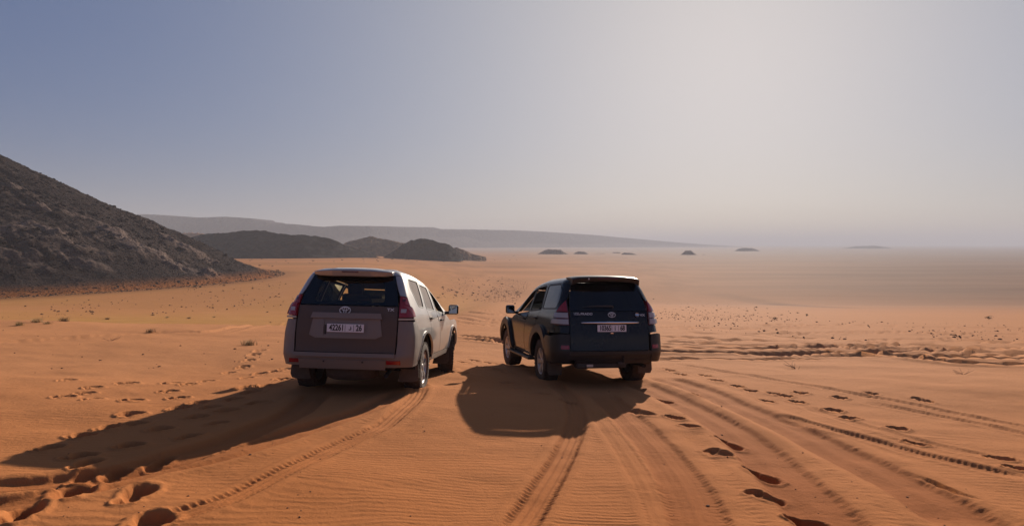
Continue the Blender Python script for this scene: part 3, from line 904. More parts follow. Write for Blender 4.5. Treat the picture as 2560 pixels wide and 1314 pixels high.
def tube(path, rad, seg=8, closed=False):
    path = [Vector(p) for p in path]; n = len(path); bm = bmesh.new(); rings = []
    for i, p in enumerate(path):
        if closed: d = path[(i + 1) % n] - path[i - 1]
        else: d = path[min(i + 1, n - 1)] - path[max(i - 1, 0)]
        d.normalize()
        u = d.cross(Vector((0, 0, 1)) if abs(d.z) < .9 else Vector((0, 1, 0))).normalized(); v = d.cross(u)
        rd = rad if not isinstance(rad, (list, tuple)) else rad[i]
        rings.append([bm.verts.new(p + rd * (u * math.cos(2 * math.pi * k / seg) + v * math.sin(2 * math.pi * k / seg))) for k in range(seg)])
    m = n if closed else n - 1
    for i in range(m):
        A, B = rings[i], rings[(i + 1) % n]
        for k in range(seg):
            f = bm.faces.new((A[k], A[(k + 1) % seg], B[(k + 1) % seg], B[k])); f.smooth = True
    if not closed: bm.faces.new(rings[0][::-1]); bm.faces.new(rings[-1])
    bmesh.ops.recalc_face_normals(bm, faces=bm.faces)
    return bm
def lathe_x(profile, seg=56, smooth=True, closed=False):
    """profile (x, radius) turned round the x axis"""
    bm = bmesh.new(); rings = []
    for k in range(seg):
        a = 2 * math.pi * k / seg
        rings.append([bm.verts.new((x, r * math.cos(a), r * math.sin(a))) for x, r in profile])
    m = len(profile)
    for k in range(seg):
        A, B = rings[k], rings[(k + 1) % seg]
        for i in range(m if closed else m - 1):
            f = bm.faces.new((A[i], A[(i + 1) % m], B[(i + 1) % m], B[i])); f.smooth = smooth
    bmesh.ops.recalc_face_normals(bm, faces=bm.faces)
    return bm

def text_mesh(name, s, size, m, parent, loc, rot, depth=.003, sx=1.0, align='CENTER', bold=0.0):
    cu = bpy.data.curves.new(name, 'FONT'); cu.body = s; cu.size = size; cu.extrude = depth; cu.align_x = align; cu.align_y = 'CENTER'
    cu.offset = bold
    o = bpy.data.objects.new(name + '_tmp', cu); C.objects.link(o)
    dg = bpy.context.evaluated_depsgraph_get(); dg.update()
    me = bpy.data.meshes.new_from_object(o.evaluated_get(dg)); me.name = name
    bpy.data.objects.remove(o); bpy.data.curves.remove(cu)
    me.materials.clear()
    t = obj(name, me, m, parent)
    t.location = loc; t.rotation_euler = rot; t.scale = (sx, 1, 1)
    return t

# ---- materials shared by both cars
def dusty_paint(name, col, dust, amount, rough, coat, metal=0.0):
    m = mat(name, col, rough, metal, .5 if sum(col) > .1 else .36, coat)
    t = NT(m); P = t.coord('Object')
    n = t.noise(P, 2.3, 6, .65); n2 = t.noise(P, 18, 4, .7)
    z = t.new('ShaderNodeSeparateXYZ'); t.link(P, z.inputs[0])
    low = t.new('ShaderNodeMapRange'); low.inputs[1].default_value = 1.25; low.inputs[2].default_value = .40
    t.link(z.outputs[2], low.inputs[0])                             # road dust sits thicker on the lower panels
    n = t.ramp(n, [(.34, (0, 0, 0)), (.66, (1, 1, 1))]); n2 = t.ramp(n2, [(.4, (0, 0, 0)), (.75, (1, 1, 1))])
    f = t.math('ADD', t.math('MULTIPLY', n, .55), t.math('MULTIPLY', n2, .30))
    f = t.math('MULTIPLY', t.math('ADD', f, t.math('MULTIPLY', low.outputs[0], .55)), amount)
    f = t.math('MINIMUM', f, 1.0)
    t.link(t.mix(f, col, dust), t.b.inputs['Base Color'])
    rr = t.math('ADD', rough, t.math('MULTIPLY', f, .55))
    t.link(rr, t.b.inputs['Roughness'])
    if coat:
        t.link(t.math('MULTIPLY', t.math('SUBTRACT', 1.0, f), coat), t.b.inputs['Coat Weight'])
        t.b.inputs['Coat Roughness'].default_value = .06
    return m
def glass_mat(name, tint, dust=0.0, dustcol=(.45, .36, .27), refl=1.0, ior=1.5):
    m = bpy.data.materials.new(name); m.use_nodes = True
    t = NT(m); t.n.clear()
    out = t.new('ShaderNodeOutputMaterial')
    tr = t.new('ShaderNodeBsdfTransparent'); tr.inputs[0].default_value = (*tint, 1)
    gl = t.new('ShaderNodeBsdfGlossy'); gl.inputs['Roughness'].default_value = .03; gl.inputs['Color'].default_value = (refl, refl, refl, 1)
    fr = t.new('ShaderNodeFresnel'); fr.inputs[0].default_value = ior
    mx = t.new('ShaderNodeMixShader'); t.link(fr.outputs[0], mx.inputs[0]); t.link(tr.outputs[0], mx.inputs[1]); t.link(gl.outputs[0], mx.inputs[2])
    last = mx.outputs[0]
    if dust > 0:
        df = t.new('ShaderNodeBsdfDiffuse'); df.inputs[0].default_value = (*dustcol, 1)
        n = t.noise(t.coord('Object'), 6, 6, .7)
        f = t.math('MULTIPLY', t.math('ADD', n, .5), dust)
        m2 = t.new('ShaderNodeMixShader'); t.link(f, m2.inputs[0]); t.link(last, m2.inputs[1]); t.link(df.outputs[0], m2.inputs[2]); last = m2.outputs[0]
    t.link(last, out.inputs[0])
    return m
M_tyre = dusty_paint('tyre_rubber', (.018, .017, .017), (.20, .125, .080), .38, .75, 0)
M_rim = dusty_paint('alloy', (.55, .55, .56), (.36, .27, .20), .35, .30, 0, .85)
M_trim = mat('interior_trim', (.030, .028, .028), .8)
M_black = dusty_paint('black_plastic', (.018, .018, .020), (.22, .15, .10), .22, .5, 0)
M_under = mat('underbody', (.020, .017, .015), .9)
M_seat = mat('seat_cloth', (.045, .040, .040), .95)
M_chrome = mat('chrome', (.80, .80, .82), .12, 1.0)
M_badge = mat('silver_badge', (.72, .71, .70), .35, .15)
M_plate = mat('plate_white', (.78, .74, .76), .5)
M_ink = mat('plate_ink', (.02, .02, .02), .6)
M_red = mat('red_lens', (.30, .010, .014), .12, coat=.6)
M_red2 = mat('light_red_lens', (.42, .075, .07), .12, coat=.6)
M_dred = mat('dark_red_lens', (.10, .006, .010), .15, coat=.6)
M_clear = mat('clear_lens', (.42, .38, .37), .15, coat=.6)
M_mirror = mat('mirror_glass', (.45, .47, .50), .04, 1.0)
M_gloss = mat('black_gloss', (.005, .005, .007), .08, coat=.0)
M_flap = dusty_paint('mud_flap_rubber', (.045, .037, .032), (.24, .165, .11), .45, .8, 0)

M_air = bpy.data.materials.new('inner_glass_face'); M_air.use_nodes = True
_t = NT(M_air); _t.n.clear(); _o = _t.new('ShaderNodeOutputMaterial'); _b = _t.new('ShaderNodeBsdfTransparent'); _t.link(_b.outputs[0], _o.inputs[0])
M_seal = mat('rubber_seal', (.010, .010, .010), .6)

# ---- wheels
def wheel_meshes(tr=.385, tw=.255, rimr=.235, spokes=6, twin=True):
    h = tw / 2
    prof = [(-h * .80, rimr), (-h * .98, rimr + .03), (-h, rimr + .075), (-h * .96, tr - .035), (-h * .86, tr - .012), (-h * .5, tr - .004), (0, tr - .002),
            (h * .5, tr - .004), (h * .86, tr - .012), (h * .96, tr - .035), (h, rimr + .075), (h * .98, rimr + .03), (h * .80, rimr)]
    ty = lathe_x(prof, 64)
    lugs = []
    for k in range(44):                                             # tread blocks on both shoulders and two centre rows
        a = 2 * math.pi * k / 44
        for xx, wx, da in ((-h * .80, h * .34, 0), (h * .80, h * .34, .5), (-h * .25, h * .36, .25), (h * .25, h * .36, .75)):
            b = rbox((0, 0, 0), (wx, .034, .020), 0)
            aa = a + da * 2 * math.pi / 44
            rad = tr - (.004 if abs(xx) < h * .5 else .014)
            bmesh.ops.transform(b, matrix=Matrix.Translation((xx, rad * math.cos(aa), rad * math.sin(aa))) @ Matrix.Rotation(aa - math.pi / 2, 4, 'X'), verts=b.verts)
            lugs.append(b)
    tyre = bpy.data.meshes.new('wheel'); b = join([ty] + lugs); b.to_mesh(tyre); b.free()
    # rim: barrel, lip, spokes
    parts = [lathe_x([(-h * .75, rimr), (-h * .6, rimr - .02), (h * .6, rimr - .025), (h * .80, rimr - .006), (h * .86, rimr + .004), (h * .80, rimr)], 56),
             lathe_x([(h * .10, .001), (h * .10, rimr - .02)], 40)]
    for k in range(spokes):
        a = 2 * math.pi * k / spokes
        for da, wd in (((-.13, .030), (.13, .030)) if twin else ((0, .062),)):
            poly = [(.045, -wd * .75), (rimr - .012, -wd * .5 + (.012 if not twin else 0)), (rimr - .012, wd * .5), (.045, wd * .75)]
            if not twin: poly = [(.04, -.026), (.13, -.022), (rimr - .010, -.045), (rimr - .010, .045), (.13, .022), (.04, .026)]
            sp = prism(poly, 0, h * .50, h * .74)
            for v in sp.verts:
                if v.co.y > .12: v.co.x += h * .06
                else: v.co.x -= h * .05
            bmesh.ops.rotate(sp, cent=(0, 0, 0), matrix=Matrix.Rotation(a + da, 3, 'X'), verts=sp.verts)
            parts.append(sp)
    parts.append(lathe_x([(h * .76, .001), (h * .78, .035), (h * .66, .062), (h * .4, .07)], 24))
    for k in range(6):
        a = 2 * math.pi * (k + .5) / 6
        c = lathe_x([(h * .70, .001), (h * .70, .011), (h * .5, .012)], 8)
        bmesh.ops.translate(c, vec=(0, .052 * math.cos(a), .052 * math.sin(a)), verts=c.verts); parts.append(c)
    rim = bpy.data.meshes.new('rim'); b = join(parts); b.to_mesh(rim); b.free()
    # brake disc
    disc = bpy.data.meshes.new('brake_disc'); b = lathe_x([(h * .02, .08), (h * .02, .165), (-h * .08, .165), (-h * .08, .08)], 32, False, True); b.to_mesh(disc); b.free()
    return tyre, rim, disc

def add_wheels(car, kit, track, wb, zc, steer):
    tyre, rim, disc = kit
    for me, m in ((tyre, M_tyre), (rim, M_rim), (disc, M_under)):
        if not me.materials: me.materials.append(m)
    for y, st in ((0, 0), (wb, steer)):
        for sx in (1, -1):
            wv = obj('wheel', tyre, None, car)
            wv.location = (sx * track / 2, y, zc)
            wv.rotation_euler = (random.uniform(0, 6), 0, st + (0 if sx > 0 else math.pi))
            wv.rotation_mode = 'XYZ'
            obj('rim', rim, None, wv); obj('brake_disc', disc, None, wv)

def ellipse_tube(cx, cz, a, b, y, r, n=40):
    return tube([(cx + a * math.cos(2 * math.pi * k / n), y, cz + b * math.sin(2 * math.pi * k / n)) for k in range(n)], r, 8, True)
def oval_emblem(parent, loc, w, tilt):
    """the maker's badge: two crossing ovals inside a wide oval ring"""
    hw = w / 2; hh = hw * .66; r = w * .045
    bm = join([ellipse_tube(0, 0, hw, hh, 0, r), ellipse_tube(0, -.04 * hw, hw * .24, hh * .92, -.001, r * .8), ellipse_tube(0, hh * .42, hw * .62, hh * .48, -.002, r * .8)])
    o = obj('emblem', bm, M_badge, parent)
    o.location = loc; o.rotation_euler = (tilt, 0, 0)
    return o

def plate(parent, loc, w, hgt, tilt, left, right, letter):
    p = obj('licence_plate', rbox((0, 0, 0), (w, .006, hgt), .002, 1), M_plate, parent)
    p.location = loc; p.rotation_euler = (tilt, 0, 0)
    rx = (math.pi / 2, 0, 0); y = -.0045
    def chars(s, x0, dx, sz):
        for i, ch in enumerate(s):
            text_mesh('plate_character', ch, sz, M_ink, p, (x0 + dx * i, y, 0), rx, .001, .72, bold=.0035)
    dx = w * .081
    chars(left, -w * .5 + w * .105, dx, hgt * 1.02)
    chars(right, w * .5 - w * .175, dx, hgt * 1.02)
    for x in (-w * .005, w * .225):
        obj('plate_bar', rbox((x, y, 0), (.005, .002, hgt * .78), 0), M_ink, p)
    if letter == 'dal':
        bm = tube([(w * .135, y, hgt * .20), (w * .15, y, hgt * .06), (w * .152, y, -hgt * .16), (w * .13, y, -hgt * .20), (w * .095, y, -hgt * .18)], [.004, .006, .007, .007, .005], 6)
    else:
        bm = join([tube([(w * .11, y, -hgt * .34), (w * .11, y, hgt * .20)], .005, 6), tube([(w * .125, y, hgt * .32), (w * .10, y, hgt * .36), (w * .105, y, hgt * .27), (w * .128, y, hgt * .26)], .003, 6)])
    obj('plate_letter', bm, M_ink, p)
    return p

def seats(car, m):
    for sx in (-.37, .37):
        s = obj('seat', join([rbox((sx, 1.12, .86), (.50, .52, .16), .05), rotated(rbox((0, 0, .30), (.48, .13, .62), .05), 'X', R(14), (sx, .82, .88))]), m, car)
        obj('headrest', rotated(rbox((0, 0, .10), (.27, .10, .19), .045), 'X', R(10), (sx, .655, 1.46)), m, s)
    s = obj('bench_seat', join([rbox((0, .30, .86), (1.30, .50, .16), .05), rotated(rbox((0, 0, .18), (1.28, .13, .38), .05), 'X', R(16), (0, .02, .88))]), m, car)
    for sx in (-.40, 0, .40):
        obj('headrest', rotated(rbox((0, 0, .08), (.22, .08, .11), .035), 'X', R(10), (sx, -.09, 1.235)), m, s)
def rotated(bm, ax, ang, loc):
    bmesh.ops.rotate(bm, cent=(0, 0, 0), matrix=Matrix.Rotation(ang, 3, ax), verts=bm.verts)
    bmesh.ops.translate(bm, vec=loc, verts=bm.verts)
    return bm

def arch(cy, cz, a, b, a0, a1, n=14):
    """points of a wheel-arch edge from angle a0 to a1 (degrees, 0 = forward)"""
    return [('s', cy + a * math.cos(R(t)), cz + b * math.sin(R(t))) for t in np.linspace(a0, a1, n)]
def both(fn):
    fn(False); fn(True)
def seal(lf, loop, parent, mi=False, w=.014):
    a = [(('p',) + q) for q in shrink(lf, lf.loop(loop), -w)]; b = [(('p',) + q) for q in shrink(lf, lf.loop(loop), .004)]
    return panel(lf, 'window_seal', [a, b], [M_seal], parent, .003, th=.012, mirror=mi, inset=0)
def rect(k, x0, x1, z0, z1): return [(k, x0, z0), (k, x1, z0), (k, x1, z1), (k, x0, z1)]
def round_poly(pts, r=.03, n=4):
    """round the corners of a loop"""
    out = []; N = len(pts)
    for i in range(N):
        k, x, z = pts[i]; p = np.array([x, z]); a = np.array(pts[i - 1][1:]); b = np.array(pts[(i + 1) % N][1:])
        da, db = a - p, b - p; la, lb = np.linalg.norm(da), np.linalg.norm(db); q = min(r, la * .45, lb * .45)
        A, B = p + da / la * q, p + db / lb * q
        for t in np.linspace(0, 1, n + 1):
            c = (1 - t) ** 2 * A + 2 * t * (1 - t) * p + t * t * B
            out.append((k, float(c[0]), float(c[1])))
    return out

def underbody(car, flat=.86):
    obj('underbody', join([rbox((0, 1.25, .47), (1.30, 4.2, .12), .02, 1), rbox((0, 1.35, .50), (flat * 2, 1.55, .10), .02, 1), rbox((0, -.78, .52), (1.45, .45, .10), .02, 1), rbox((0, 3.2, .50), (1.3, .7, .2), .02, 1),
                         tube([(-.62, 0, .36), (.62, 0, .36)], .05), tube([(-.62, 2.79, .36), (.62, 2.79, .36)], .05), rbox((.05, 0, .36), (.30, .26, .24), .06)]), M_under, car)
    for y in (0, 2.79):
        for sx in (1, -1):
            prof = [(y + .56 * math.cos(t), .40 + .53 * math.sin(t)) for t in np.linspace(0, math.pi, 15)]
            prof2 = [(y + .575 * math.cos(t), .40 + .545 * math.sin(t)) for t in np.linspace(math.pi, 0, 15)]
            bm = prism(prof + prof2, 0, sx * .52, sx * .895)
            cap = prism([(y + .57 * math.cos(t), .40 + .54 * math.sin(t)) for t in np.linspace(0, math.pi, 15)], 0, sx * .50, sx * .53)
            obj('wheel_well', join([bm, cap]), M_under, car)

def mirrors(car, y, z, x, m_shell, w=.17, h=.17, dark=True):
    for sx in (1, -1):
        sh = rbox((sx * (x + w / 2), y, z), (w + .03, .10, h), .045, 3)
        for v in sh.verts:
            if v.co.y > y: v.co.x = sx * (x + w / 2) + (v.co.x - sx * (x + w / 2)) * .8; v.co.z = z + (v.co.z - z) * .75
        o = obj('side_mirror', join([sh, tube([(sx * (x - .10), y + .04, z - h * .38), (sx * (x + .04), y + .02, z - h * .34)], .028)]), m_shell, car)
        obj('mirror_glass', rbox((sx * (x + w / 2), y - .052, z), (w - .012, .006, h - .035), .002, 1), M_mirror, o)

def steering(car, m):
    d = obj('dashboard', join([rbox((0, 1.86, 1.06), (1.36, .42, .24), .07)]), m, car)
    n = 28; c = Vector((-.37, 1.55, 1.12)); tl = R(24)
    ring = tube([c + Vector((.185 * math.cos(2 * math.pi * k / n), .185 * math.sin(2 * math.pi * k / n) * math.sin(tl), .185 * math.sin(2 * math.pi * k / n) * math.cos(tl))) for k in range(n)], .014, 8, True)
    sp = [tube([c, c + Vector((.18 * math.cos(a), .18 * math.sin(a) * math.sin(tl), .18 * math.sin(a) * math.cos(tl)))], .016, 6) for a in (0, math.pi, -math.pi / 2)]
    obj('steering_wheel', join([ring] + sp + [tube([c, c + Vector((0, .3, -.08))], .03, 8)]), m, car)

def front_end(car, loft, M_body, hood_z=(1.10, .98), M_hood=None):
    loft_strip(loft, 'front_bumper', 3.0, 5.0, 26, [.36, .42, .5, .6, .68, .74], M_body, car)
    loft_strip(loft, 'front_bumper', -3.0, -5.0, 26, [.36, .42, .5, .6, .68, .74], M_body, car)
    both(lambda mi: panel(loft, 'headlamp', [[('s', 3.42, .78), ('s', 3.40, .96), ('f', .42, .96), ('f', .45, .78)]], M_clear, car, .004, mirror=mi))
    panel(loft, 'grille', [[('f', -.42, .74), ('f', -.42, .98), ('f', .42, .98), ('f', .42, .74)]], M_black, car, .003)
    bm = bmesh.new(); rows = []
    for y in np.linspace(2.15, 3.62, 10):
        t = (y - 2.15) / 1.47; w = .83 - .20 * t ** 3; row = []
        for x in np.linspace(-w, w, 13):
            z = hood_z[0] + .05 - (hood_z[0] + .02 - hood_z[1]) * t ** 1.6 - .09 * (abs(x) / w) ** 3
            row.append(bm.verts.new((x, y, z)))
        rows.append(row)
    for A, B in zip(rows[:-1], rows[1:]):
        for k in range(12):
            f = bm.faces.new((A[k], A[k + 1], B[k + 1], B[k])); f.smooth = True
    obj('hood', bm, M_hood or M_body, car)

# ------------------------------------------------------------------ the dusty pale four-wheel drive (left)
def build_pale_car():
    car = empty('off_road_car')
    tag(car, 'dusty pale grey off-road car on the left with a see-through rear window', 'car', 'off-road cars halted on the sand')
    body = dusty_paint('pale_paint', (.40, .375, .355), (.34, .285, .235), .30, .34, 1.0, .35)
    rearp = dusty_paint('pale_paint_shaded_dusty_rear', (.080, .058, .046), (.175, .110, .075), .55, .50, .0, .05)  # body paint darkened to paint in the tailgate's shade, plus brown dust
    lower = dusty_paint('pale_bumper_shaded', (.20, .165, .145), (.26, .18, .125), .55, .42, .3)  # body-coloured parts, with shade darkened into the paint
    glass = glass_mat('tinted_rear_glass', (.92, .85, .55), .03, (.25, .2, .16))
    sglass = glass_mat('sunlit_dusty_side_glass', (.62, .56, .36), .80, (.42, .37, .33))  # dust made heavier and paler to paint in sunlight on this side
    lglass = glass_mat('shaded_tinted_side_glass', (.95, .85, .50), .02, (.40, .34, .28), ior=1.3)  # clearer copy for the side in shade
    wglass = glass_mat('windscreen_glass', (.52, .44, .22), .01, (.4, .33, .26))
    lf = Loft([(.36, .86, -.99, .26, 3.62, .30), (.46, .90, -1.05, .24, 3.68, .30), (.60, .925, -1.085, .23, 3.70, .32), (.68, .932, -1.06, .225, 3.70, .32),
               (.75, .935, -1.045, .22, 3.70, .32), (.90, .93, -1.035, .215, 3.68, .32), (1.0, .915, -1.02, .205, 3.64, .32), (1.09, .896, -1.005, .19, 3.60, .30),
               (1.13, .89, -1.0, .18, 2.62, .16), (1.25, .855, -.97, .155, 2.38, .14), (1.45, .79, -.88, .135, 2.10, .12), (1.65, .715, -.77, .12, 1.80, .11),
               (1.74, .675, -.715, .12, 1.62, .11), (1.785, .635, -.68, .13, 1.50, .12), (1.81, .585, -.64, .14, 1.38, .13), (1.826, .50, -.57, .16, 1.24, .16)],
              [(-2, 0), (-.4, 0), (0, .012), (.3, .03), (.65, .06), (1.0, .09), (1.2, .115), (1.5, .17), (2.0, .22), (4, .22)])
    top = lambda y, z=1.733: z - float(lf.dropk(y, z))
    B = [body, M_trim]
    # roof with a gently domed cap
    loft_strip(lf, 'roof', -5, 5, 121, [1.735, 1.75, 1.765, 1.78, 1.79, 1.80, 1.81, 1.818, 1.826], body, car, cap=(.02, ([-.6, -.2, .2, .6, 1.0, 1.3], [1.838, 1.842, 1.832, 1.80, 1.755, 1.70])))
    obj('headliner', prism([(-.60, 1.72), (.2, 1.70), (.8, 1.64), (1.3, 1.57), (1.3, 1.585), (.8, 1.655), (.2, 1.715), (-.60, 1.735)], 0, -.56, .56), M_trim, car)
    AR = (.03, .41, .56, .485); AF = (2.82, .41, .54, .485)
    for mi in (False, True):
        pn = lambda name, loops, m, off=0.0, parent=car, **k: panel(lf, name, loops, m, parent, off, mirror=mi, **k)
        lamp_edge = [('s', -.735, 1.14), ('s', -.73, 1.20), ('s', -.79, 1.30), ('s', -.765, 1.43), ('r', .70, 1.445)]
        qw = round_poly([('s', -.365, 1.70), ('s', -.43, 1.56), ('s', -.225, 1.30), ('s', .11, 1.285), ('s', .235, 1.675)], .035)
        pn('quarter_panel', [[('r', .592, 1.733), ('s', -.40, top(-.4)), ('s', 0, top(0)), ('s', .30, top(.3)), ('s', .31, 1.60), ('s', .285, 1.28), ('s', .38, 1.14), ('s', .44, 1.05), ('s', .40, .92)]
                             + arch(*AR, 48, 125) + [('s', -.515, .94), ('s', -.627, 1.07), ('s', -.70, 1.098)] + lamp_edge + [('r', .66, 1.53), ('r', .60, 1.69)], qw], B)
        seal(lf, qw, car, mi)
        pn('quarter_window', [qw], [lglass if mi else sglass, M_air], -.008, inset=-.012, th=.004)
        rw = round_poly([('s', .365, 1.64), ('s', .335, 1.27), ('s', .965, 1.228), ('s', 1.0, 1.605)], .03)
        rd = pn('door', [[('s', .31, top(.31)), ('s', .32, 1.60), ('s', .293, 1.28), ('s', .388, 1.14), ('s', .448, 1.05), ('s', .408, .92)] + arch(*AR, 46, 14, 8)
                         + [('s', .64, .53), ('s', 1.225, .53), ('s', 1.22, .75), ('s', 1.235, .97), ('s', 1.09, 1.22), ('s', 1.085, 1.45), ('s', 1.08, top(1.08))], rw], B)
        pn('window', [rw], [lglass if mi else sglass, M_air], -.008, parent=rd, inset=-.012, th=.004)
        seal(lf, rw, rd, mi)
        fw = round_poly([('s', 1.18, 1.586), ('s', 1.165, 1.22), ('s', 1.98, 1.165), ('s', 1.775, 1.39), ('s', 1.53, 1.512)], .03)
        fd = pn('door', [[('s', 1.095, top(1.095)), ('s', 1.40, top(1.4)), ('s', 1.66, 1.50), ('s', 1.92, 1.345), ('s', 2.16, 1.14), ('s', 2.46, 1.03), ('s', 2.47, .80), ('s', 2.36, .53),
                          ('s', 1.24, .53), ('s', 1.235, .75), ('s', 1.25, .97), ('s', 1.105, 1.22), ('s', 1.10, 1.45)], fw], B)
        # both front windows are wound down
        seal(lf, fw, fd, mi)
        for d, y, z in ((rd, .55, 1.108), (fd, 1.45, 1.06)):
            sx = -1 if mi else 1
            w = float(lf.row(z)[0]) + .014
            obj('handle', join([rbox((sx * (w + .022), y, z), (.026, .19, .028), .010), rbox((sx * (w + .006), y - .085, z), (.03, .03, .03), .006), rbox((sx * (w + .006), y + .085, z), (.03, .03, .03), .006)]), M_black, d)
        pn('a_pillar', [[('s', 1.41, top(1.41)), ('s', 1.67, 1.50), ('s', 1.93, 1.345), ('s', 2.17, 1.14), ('p', 4.02, 1.16), ('p', 4.02, 1.733)]], B)
        pn('front_fender', [[('s', 2.37, .53), ('s', 2.478, .80), ('s', 2.47, 1.035), ('s', 3.10, 1.04), ('s', 3.38, .98), ('s', 3.40, .70), ('s', 3.42, .52)] + arch(*AF, 12, 168, 22)], B)
        pn('sill', [[('s', .60, .43), ('s', 2.36, .43), ('s', 2.36, .523), ('s', .63, .523)]], [lower], -.002)
        for A, nm in ((AR, 'arch_lip'), (AF, 'arch_lip')):
            inn = arch(*A, 14, 166, 20); out = arch(A[0], A[1], A[2] + .035, A[3] + .035, 166, 14, 20)
            pn(nm, [inn + out], B, .014, th=.03, inset=0)
        # tail lamp
        tl = pn('tail_lamp', [[('r', .718, 1.135), ('s', -.745, 1.14), ('s', -.74, 1.20), ('s', -.80, 1.30), ('s', -.775, 1.425), ('r', .703, 1.437)]], [M_red], .010, th=.04)
        pn('lamp_lens', [[('r', .724, 1.14), ('s', -.755, 1.145), ('s', -.75, 1.20), ('s', -.80, 1.275), ('r', .80, 1.315), ('r', .722, 1.315)]], [M_red], .034, parent=tl, th=.03)
        pn('side_lens', [[('s', -.87, 1.31), ('s', -.80, 1.30), ('s', -.785, 1.415), ('s', -.84, 1.425)]], [M_red2], .014, parent=tl, th=.006)
        pn('side_lens', [[('s', -.85, 1.15), ('s', -.765, 1.15), ('s', -.76, 1.20), ('s', -.815, 1.27), ('s', -.90, 1.295)]], [M_red2], .038, parent=tl, th=.006)
        pn('reverse_lens', [rect('r', .738, .80, 1.198, 1.252)], [M_clear], .039, parent=tl, th=.008)
        pn('dark_lens', [rect('r', .735, .775, 1.355, 1.398)], [M_dred], .016, parent=tl, th=.008)
        pn('lamp_trim', [[('r', .72, 1.102), ('s', -.70, 1.104), ('s', -.735, 1.134), ('r', .72, 1.131)]], [mat('cream_trim', (.50, .42, .33), .5)], .030, parent=tl, th=.03)
        rf = pn('reflector', [rect('r', .585, .775, .503, .562)], [M_red], .020, th=.02)
        # mud flap behind each rear wheel, and in front of the front ones
        sx = -1 if mi else 1
        for y0, z0, z1 in ((-.53, .215, .47), (2.30, .22, .50)):
            fl = prism([(sx * .70, z1), (sx * .93, z1), (sx * .945, z0 + .07), (sx * .92, z0 + .015), (sx * .86, z0), (sx * .64, z0)], 1, y0, y0 - .012)
            obj('mud_flap', fl, M_flap, car)
    # tailgate
    gl = [('r', -.70, .65), ('r', .70, .65), ('r', .712, 1.02), ('r', .702, 1.29), ('r', -.702, 1.29), ('r', -.712, 1.02)]
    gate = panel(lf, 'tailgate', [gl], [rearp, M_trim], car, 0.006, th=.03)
    hole = [('r', -.455, 1.65), ('r', -.505, 1.345), ('r', .505, 1.345), ('r', .455, 1.65)]
    panel(lf, 'window_frame', [[('r', -.700, 1.298), ('r', .700, 1.298), ('r', .672, 1.45), ('r', .588, 1.735), ('r', -.588, 1.735), ('r', -.672, 1.45)], round_poly(hole, .05)], [M_gloss, M_trim], gate, .002, th=.02)
    panel(lf, 'window', [round_poly(hole, .05)], [glass, M_air], gate, -.004, inset=-.02, th=.004)
    pp = [('r', -.475, 1.115), ('r', -.515, .88), ('r', -.42, .838), ('r', .42, .838), ('r', .515, .88), ('r', .475, 1.115)]
    panel(lf, 'plate_surround', [pp, rect('r', -.31, .31, .885, 1.095)], [lower], gate, .022, th=.024)
    panel(lf, 'plate_recess', [rect('r', -.315, .315, .88, 1.10)], [lower], gate, .009, th=.004, inset=0)
    panel(lf, 'garnish', [[('r', -.505, 1.108), ('r', .505, 1.108), ('r', .478, 1.187), ('r', -.478, 1.187)]], [lower], gate, .048, th=.045)
    obj('lock', rbox((-.285, -1.035, .96), (.03, .02, .13), .006), M_black, gate)
    plate(gate, (.0, -1.052, .985), .52, .112, R(-2), '42261', '26', 'dal')
    oval_emblem(gate, (-.03, -.985 - .012, 1.228), .150, R(-14))
    text_mesh('badge_lettering', 'TX', .056, M_badge, gate, (.600, -.955, 1.247), (R(90 - 14), 0, R(6)), .003, 1.35, bold=.001)
    # spoiler with the high brake lamp
    sp = bmesh.new(); ring = []
    prof = [(-.60, 1.842), (-.78, 1.822), (-.868, 1.800), (-.878, 1.788), (-.850, 1.716), (-.80, 1.705), (-.70, 1.735)]
    xs = [-.565, -.55, -.49, -.28, 0, .28, .49, .55, .565]
    for x in xs:
        e = (abs(x) / .565) ** 6
        ring.append([sp.verts.new((x, y + .05 * e + .05 * (x / .6) ** 2, 1.765 + (z - 1.765 - .018 * (x / .6) ** 2) * (1 - .55 * e))) for y, z in prof])
    for a, b in zip(ring[:-1], ring[1:]):
        for i in range(len(prof)):
            f = sp.faces.new((a[i], a[(i + 1) % 7], b[(i + 1) % 7], b[i])); f.smooth = i in (0, 1)
    sp.faces.new(ring[0][::-1]); sp.faces.new(ring[-1])
    bmesh.ops.recalc_face_normals(sp, faces=sp.faces)
    so = obj('spoiler', sp, body, car)
    obj('brake_lamp', rbox((-.02, -.869, 1.768), (.24, .012, .020), .003, 1), M_dred, so)
    # rear bumper: one moulding wrapping both corners
    right = [('r', .70, .458), ('r', .80, .462), ('s', -.60, .455), ('s', -.54, .455)] + arch(*AR, 173, 126, 10) + [('s', -.515, .932), ('s', -.63, 1.062), ('s', -.70, 1.092), ('r', .720, 1.096), ('r', .720, .80), ('r', .712, .642)]
    left = [(('l' if k == 's' else k), (a if k == 's' else -a), z) for k, a, z in right][::-1]
    bp = panel(lf, 'bumper', [right + left], [lower, M_trim], car, .008, th=.03, dz=.04)
    panel(lf, 'bumper_step', [rect('r', -.70, .70, .592, .642)], [lower], bp, .040, th=.06)
    panel(lf, 'valance', [[('r', -.63, .435), ('r', .57, .435), ('r', .575, .565), ('r', -.635, .565)]], [lower], bp, .028, th=.05)
    for x in (-.27, .27): obj('parking_sensor', rotated(lathe_x([(0, .001), (0, .012), (-.01, .013)], 10), 'Z', R(-90), (x, -1.115, .53)), M_black, bp)
    for x in (-.72, .75): obj('parking_sensor', rotated(lathe_x([(0, .001), (0, .012), (-.01, .013)], 10), 'Z', R(-90 + 22 * (1 if x > 0 else -1)), (x, -1.045, .60)), M_black, bp)
